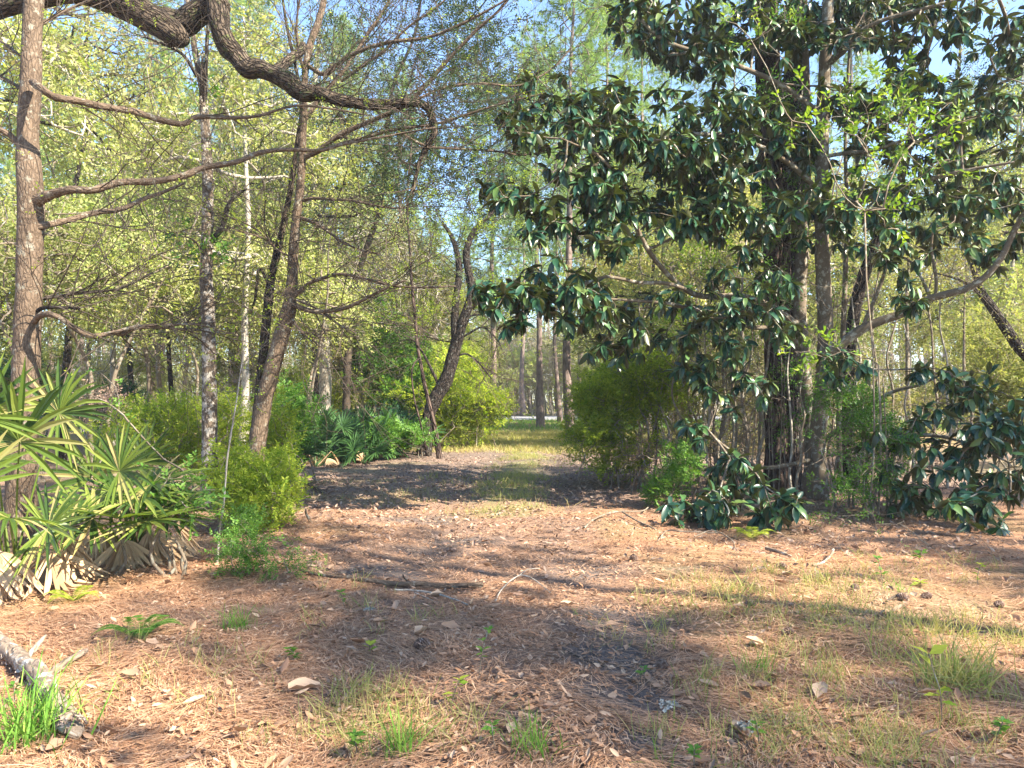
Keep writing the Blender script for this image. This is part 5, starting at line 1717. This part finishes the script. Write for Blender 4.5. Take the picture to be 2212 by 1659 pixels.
lying('fallen_branch', 'bare arching dead branch at the magnolia edge right of the trail', 'branch', [
    ([(1262, 1146), (1285, 1132), (1330, 1124), (1385, 1120), (1400, 1106)], [5, 4, 3.5, 3], [.0, .05, .04]),
    ([(1345, 1124), (1375, 1138), (1400, 1148), (1415, 1155)], [4, 3], [.05, .02]),
    ([(1420, 1180), (1440, 1162), (1470, 1168), (1530, 1165), (1560, 1160)], [3, 3, 2], [.0, .08, .06]),
    ([(1500, 1170), (1540, 1168), (1580, 1180), (1590, 1195)], [3, 3, 2], [.05, .14, .0])], M['twig'])
lying('fallen_twig', 'bare crooked twig sticking into the trail from the right bush', 'twig', [
    ([(1205, 985), (1240, 1000), (1280, 1015), (1330, 1028)], [1.5, 2.5, 3.5], [.12, .08, .05]),
    ([(1245, 1001), (1262, 992), (1270, 985)], [1.5, 1], [.08, .1])], M['twig_dark'])
lying('fallen_branch', 'short pale broken branch near the lowest magnolia leaves', 'branch', [([(1655, 1186), (1680, 1192), (1708, 1200)], [9, 8, 6], [.02, .01]), ([(1755, 1225), (1775, 1220), (1795, 1205), (1800, 1196)], [6, 5, 5], [.0, .05])], M['log'])
lying('fallen_twig', 'thin twig lying by the grass at the right', 'twig', [([(1914, 1322), (1935, 1310), (1960, 1302)], [5, 3], [.01, .03])], M['twig_dark'])


def cone_mesh(seed):
    rg = np.random.default_rng(seed)
    mb = MB()
    n = 90
    for i in range(n):
        f = i / n
        a = i * 2.399
        rr = .030 * math.sin(math.pi * (.12 + .85 * f)) ** .8
        d = np.array((math.cos(a), math.sin(a), .55))
        c = np.array((0, 0, .085 * f - .04))
        s_ = np.array((-math.sin(a), math.cos(a), 0)) * .007
        o_ = c + d * np.array((rr, rr, rr * .6))
        mb.add([c - s_ * .4, c + s_ * .4, o_ + s_, o_ - s_, o_ + np.array((0, 0, -.005)) + s_, o_ + np.array((0, 0, -.005)) - s_], [(0, 1, 2, 3), (3, 2, 4, 5), (5, 4, 1, 0)])
    return mb


CONES = [(1430, 1443, 'pine cone beside the bare soil patch near the trail middle'), (1370, 1216, 'pine cone on open straw below the bare arching branch'), (2158, 1309, 'grey pine cone nearest the right edge'), (2001, 1303, 'pine cone between the grey one and the thin twig'), (1951, 1313, 'half buried pine cone beside the thin twig'), (1688, 1236, 'dark pine cone behind the first grass patch'),
         (1621, 1326, 'dark pine cone in the shaded grass'), (1701, 1383, 'small pine cone alone in the sunny straw at the right'), (912, 1426, 'reddish pine cone left of the seedlings'), (837, 1176, 'pine cone at the far left of the trail'), (1848, 1293, 'flat pine cone in the sun right of the grass clumps')]
proto = None
for i, (u, v, lab) in enumerate(CONES):
    g = G(u, v)
    g[2] = float(ground_z(g[0], g[1])) + .03
    if proto is None:
        proto = cone_mesh(3).build('pine_cone', M['cone'], None, False, origin=(0, 0, 0))
        o = proto
    else:
        o = proto.copy()
        COL.objects.link(o)
    o.location = g
    o.rotation_euler = (1.35 + R2.uniform(-.3, .3), R2.uniform(-.3, .3), R2.uniform(0, 6.28))
    o.scale = [R2.uniform(.9, 1.25)] * 3
    tag(o, lab, 'pine cone', 'pine cones on the straw')

# large dead magnolia leaves
LG = 'large dead leaves on the straw'
pm = []
for k in range(4):
    mb = MB()
    tv, tq, _ = t_dead(.42, (.25, .5, -.35, .7)[k], (0, .12, 0, .2)[k])
    tv = tv + np.stack((np.zeros(len(tv)), np.zeros(len(tv)), RNG.normal(0, .03, len(tv))), -1)
    mb.add(tv * .15, tq)
    pm.append(mb.build('dead_leaf', M['litter'], None, True, origin=(0, 0, 0)))
LEAVES = [(1765, 1512, 1.3, 'large grey curled dead leaf at lower right'), (690, 1512, 1.2, 'folded tan dead leaf left of the bottom grass'), (737, 1525, 1.0, 'broad pale dead leaf beside the bottom grass'), (895, 1402, 1.0, 'pointed tan dead leaf by the reddish pine cone'), (1100, 1610, .8, 'round brown dead leaf at the bottom centre'),
          (1690, 1258, 1.1, 'yellowish broad dead leaf behind the grass patch'), (1045, 1328, .9, 'tan dead leaf below the fallen branch tip'), (960, 1300, .8, 'bright pale dead leaf by the forked twig'), (1210, 1317, .9, 'greenish dead leaf on the dark soil'), (1620, 1590, 1.1, 'dull tan dead leaf near the lichen flake')]
for i, (u, v, s_, lab) in enumerate(LEAVES):
    o = pm[i % 4] if i < 4 else pm[i % 4].copy()
    if i >= 4:
        COL.objects.link(o)
    g = G(u, v)
    g[2] = float(ground_z(g[0], g[1])) + .02
    o.location = g
    o.rotation_euler = (R2.uniform(-.12, .12), R2.uniform(-.12, .12), R2.uniform(0, 6.28))
    o.scale = [s_] * 3
    tag(o, lab, 'dead leaf', LG)

# pale lichen flakes
for u, v, s_, lab in ((1445, 1532, .04, 'white crumpled lichen flake right of the bare soil'), (797, 1345, .03, 'grey lichen clump left of centre on the straw'), (1612, 1572, .04, 'grey white lichen covered bark scrap near bottom right')):
    mb = MB()
    g = G(u, v)
    n = 60
    pos = np.array(g) + RNG.normal(0, 1, (n, 3)) * np.array((s_ * .6, s_ * .6, s_ * .12)) + np.array((0, 0, .025))
    mats = frames(RNG.normal(0, 1, (n, 3)) * np.array((1, 1, .5)), np.tile((0, 0, 1.), (n, 1)), .5) * (s_ * RNG.uniform(.3, .7, n))[:, None, None]
    tv, tq, tt = t_dead(.9, .5, .2)
    mb.inst(tv - np.array((0, .5, 0)), tq, tt, mats, pos)
    tag(mb.build('lichen_flake', M['lichen'], None, True, origin=g), lab, 'lichen')


# ------------------------------------------------------------------ grass tufts, seedlings, ferns
def grass_tuft(u, v, n, h, label, mat='grass_green', spread=.05, lean=.35):
    g = G(u, v)
    mb = MB()
    blades(mb, g[0] + RNG.normal(0, spread, n), g[1] + RNG.normal(0, spread, n), h, lean)
    tag(mb.build('grass_tuft', M[mat], None, False, origin=g), label, 'grass tuft', 'grass tufts in the clearing')


for a in ((60, 1600, 190, .26, 'tall green grass tuft in front of the fallen log', 'grass_green', .10, .25), (512, 1375, 70, .17, 'green grass tuft left of the trail behind the fern', 'grass_green', .05), (1155, 1640, 70, .17, 'upright green grass tuft at bottom centre', 'grass_green', .05, .2),
          (870, 1630, 60, .20, 'yellow green grass tuft at the bottom left of centre', 'grass_green', .04, .2), (555, 1615, 40, .1, 'short grass tuft in the lower left straw', 'grass', .05), (1105 - 240, 1560, 60, .14, 'wispy grass tuft between the dead leaves and seedling', 'grass', .07),
          (2065, 1480, 260, .24, 'large dense wispy grass tuft near the right edge', 'grass', .10, .5), (2030, 1375, 120, .17, 'sunlit grass tuft above the large wispy one', 'grass_dry', .12, .5), (1590, 1290, 120, .16, 'loose grass tuft right of the dark soil', 'grass', .12, .5), (1770, 1275, 90, .17, 'grass tuft beside the yellowish dead leaf', 'grass', .08, .4),
          (1935, 1285, 70, .11, 'bright yellow green grass tuft in the sun', 'grass_green', .07, .5), (1640, 1450, 60, .14, 'sunny grass tuft in the middle of the right straw', 'grass_green', .05, .3), (1780, 1470, 80, .15, 'thin upright grass tuft at centre right', 'grass', .07, .3), (1700, 1560, 140, .14, 'flattened grass tuft beside the lichen scrap', 'grass', .12, .6),
          (1250, 1340, 12, .08, 'tiny grass sprout on the dark soil', 'grass_green', .02), (1330, 1390, 30, .1, 'small sunlit grass sprouts beside the shaded soil', 'grass_dry', .07), (60, 1430, 20, .1, 'small grass tuft behind the fallen log', 'grass', .04),
          (1420, 1640, 20, .1, 'small grass sprouts at the bottom right of the soil', 'grass_green', .04), (940, 1030, 60, .2, 'grass tuft at the left edge of the trail', 'grass', .2), (1120, 1600, 20, .12, 'small grass sprouts above the bottom centre tuft', 'grass', .05)):
    grass_tuft(*a)


def seedling(u, v, h, n, leaf, label, mat='green_leaf', kind=None, lean=.1):
    global t, o0
    g = G(u, v)
    t = thing('seedling', label, 'seedling', g, group='seedlings in the clearing')
    o0 = np.array(g)
    mb = MB()
    pts = [np.array(g)]
    d = np.array((RNG.normal(0, lean), RNG.normal(0, lean), 1.))
    for i in range(4):
        d = nrm(d + RNG.normal(0, .1, 3))
        pts.append(pts[-1] + d * h / 4)
    p, r = smooth_path(pts, [.003] * 5, 3)
    tube(mb, p, r, 4)
    B(mb, 'stem', M['twig'])
    mb = MB()
    idx = (RNG.uniform(.35, 1, n) * (len(p) - 1)).astype(int)
    idx[: n // 3] = len(p) - 1
    a = np.arange(n) * 2.4
    ax = np.stack((np.cos(a), np.sin(a), RNG.uniform(-.1, .6, n)), -1)
    mats = frames(ax, np.tile((0, 0, 1.), (n, 1)), .3) * (leaf * RNG.uniform(.7, 1.2, n))[:, None, None]
    tv, tq, tt = t_leaf(.5)
    mb.inst(tv, tq, tt, mats, p[idx])
    B(mb, 'leaves', M[mat], False)


for a in ((645, 1450, .10, 26, .05, 'bushy bright green seedling left of centre'), (1035, 1480, .26, 14, .05, 'tall thin seedling left of the bare soil'), (975, 1545, .14, 12, .055, 'bright yellow green seedling left of the tall one', 'spring_leaf'), (1382, 1478, .07, 12, .04, 'small dark green seedling beside the soil patch'),
          (2110, 1265, .2, 16, .045, 'pale stalked seedling near the right edge', 'spring_leaf'), (1905, 1285, .28, 12, .06, 'slim seedling with drooping leaves by the sunny grass'), (1985, 1215, .12, 10, .09, 'seedling with a bright top leaf whorl'), (2035, 1560, .34, 8, .10, 'tall seedling with yellow pointed leaves at lower right', 'spring_leaf'),
          (1990, 1270, .04, 6, .09, 'flat yellow green seedling on the shaded straw', 'spring_leaf'), (800, 1440, .05, 7, .06, 'small yellow leaf sprout by the dark patch', 'spring_leaf'), (770, 1640, .08, 24, .05, 'low leafy seedling at the bottom left of centre'), (1070, 1635, .1, 9, .05, 'small round leaved seedling beside the bottom grass'),
          (30, 1545, .12, 10, .05, 'seedling behind the tall corner grass'), (745, 1330, .12, 14, .05, 'leafy seedling above the lichen clump'), (1500, 1650, .08, 16, .04, 'tiny seedling at the bottom edge right of the soil'), (1640, 1600, .1, 8, .06, 'blue green seedling beside the dull tan leaf'), (2150, 1600, .12, 22, .05, 'leafy seedling in the lower right corner')):
    seedling(*a)

for cu, cv, ru, rv, d0, n, lab in ((535, 1215, 50, 55, 7.0, 130, 'feathery knee high sapling by the thin pale stem'), (640, 1230, 35, 35, 7.0, 50, 'fine leaved small sapling right of the feathery one'), (530, 1140, 30, 22, 7.8, 60, 'small shrub behind the feathery sapling')):
    region_bush('small_shrub', lab, 'shrub', G(cu, 865 + EYE * F / d0), [(cu, cv - 8, ru, rv, d0 - .25, d0 + .15, n)], SPRIG_FINE, .15, GL, 2, stems=4, spread=.06, rmax=.004, tip=.0015)
region_bush('low_plants', 'patch of low green plants on the straw at the right', 'plant', onground(2000, 8.2), [(1950, 1200, 150, 25, 7.9, 9, 60), (2100, 1215, 110, 30, 7.6, 8.6, 50), (1850, 1120, 90, 20, 9, 10, 50)], SPRIG_SPARSE, .13, GL, 1, stems=14, spread=.8, rmax=.003, tip=.0012)


def fern(u, v, n, L, label, mat='green_leaf', az=None):
    global t, o0
    g = G(u, v)
    t = thing('fern', label, 'fern', g)
    o0 = np.array(g)
    for i in range(n):
        mb = MB()
        a = (i / n) * 6.28 + RNG.uniform(-.3, .3) if az is None else az + RNG.normal(0, .5)
        k = 12
        pts = []
        for j in range(k + 1):
            f = j / k
            pts.append(np.array(g) + np.array((math.cos(a) * f * L, math.sin(a) * f * L, .1 * math.sin(f * 2.6) * L / .3 + .01)))
        tube(mb, pts, np.full(k + 1, .0015), 3)
        tv, tq, tt = t_flat(.2)
        side = np.array((-math.sin(a), math.cos(a), 0))
        fw = np.array((math.cos(a), math.sin(a), 0))
        ps, ax, sz = [], [], []
        for j in range(1, 34):
            f = j / 34
            pos = np.array([np.interp(f * k, range(k + 1), [q[c] for q in pts]) for c in range(3)])
            for s_ in (-1, 1):
                ps.append(pos)
                ax.append(side * s_ + fw * .35)
                sz.append(L * .30 * math.sin(math.pi * min(1, f * .8 + .18)))
        mb.inst(tv, tq, tt, frames(np.array(ax), np.tile((0, 0, 1.), (len(ax), 1)), .15) * np.array(sz)[:, None, None], np.array(ps))
        B(mb, 'frond', M[mat], False)


fern(300, 1390, 5, .28, 'green fern on the straw at the left')
fern(1625, 1160, 5, .30, 'yellow green fern beneath the lowest magnolia leaves', 'spring_leaf')
fern(160, 1300, 4, .25, 'fern at the edge of the dead palm fronds', 'spring_leaf')
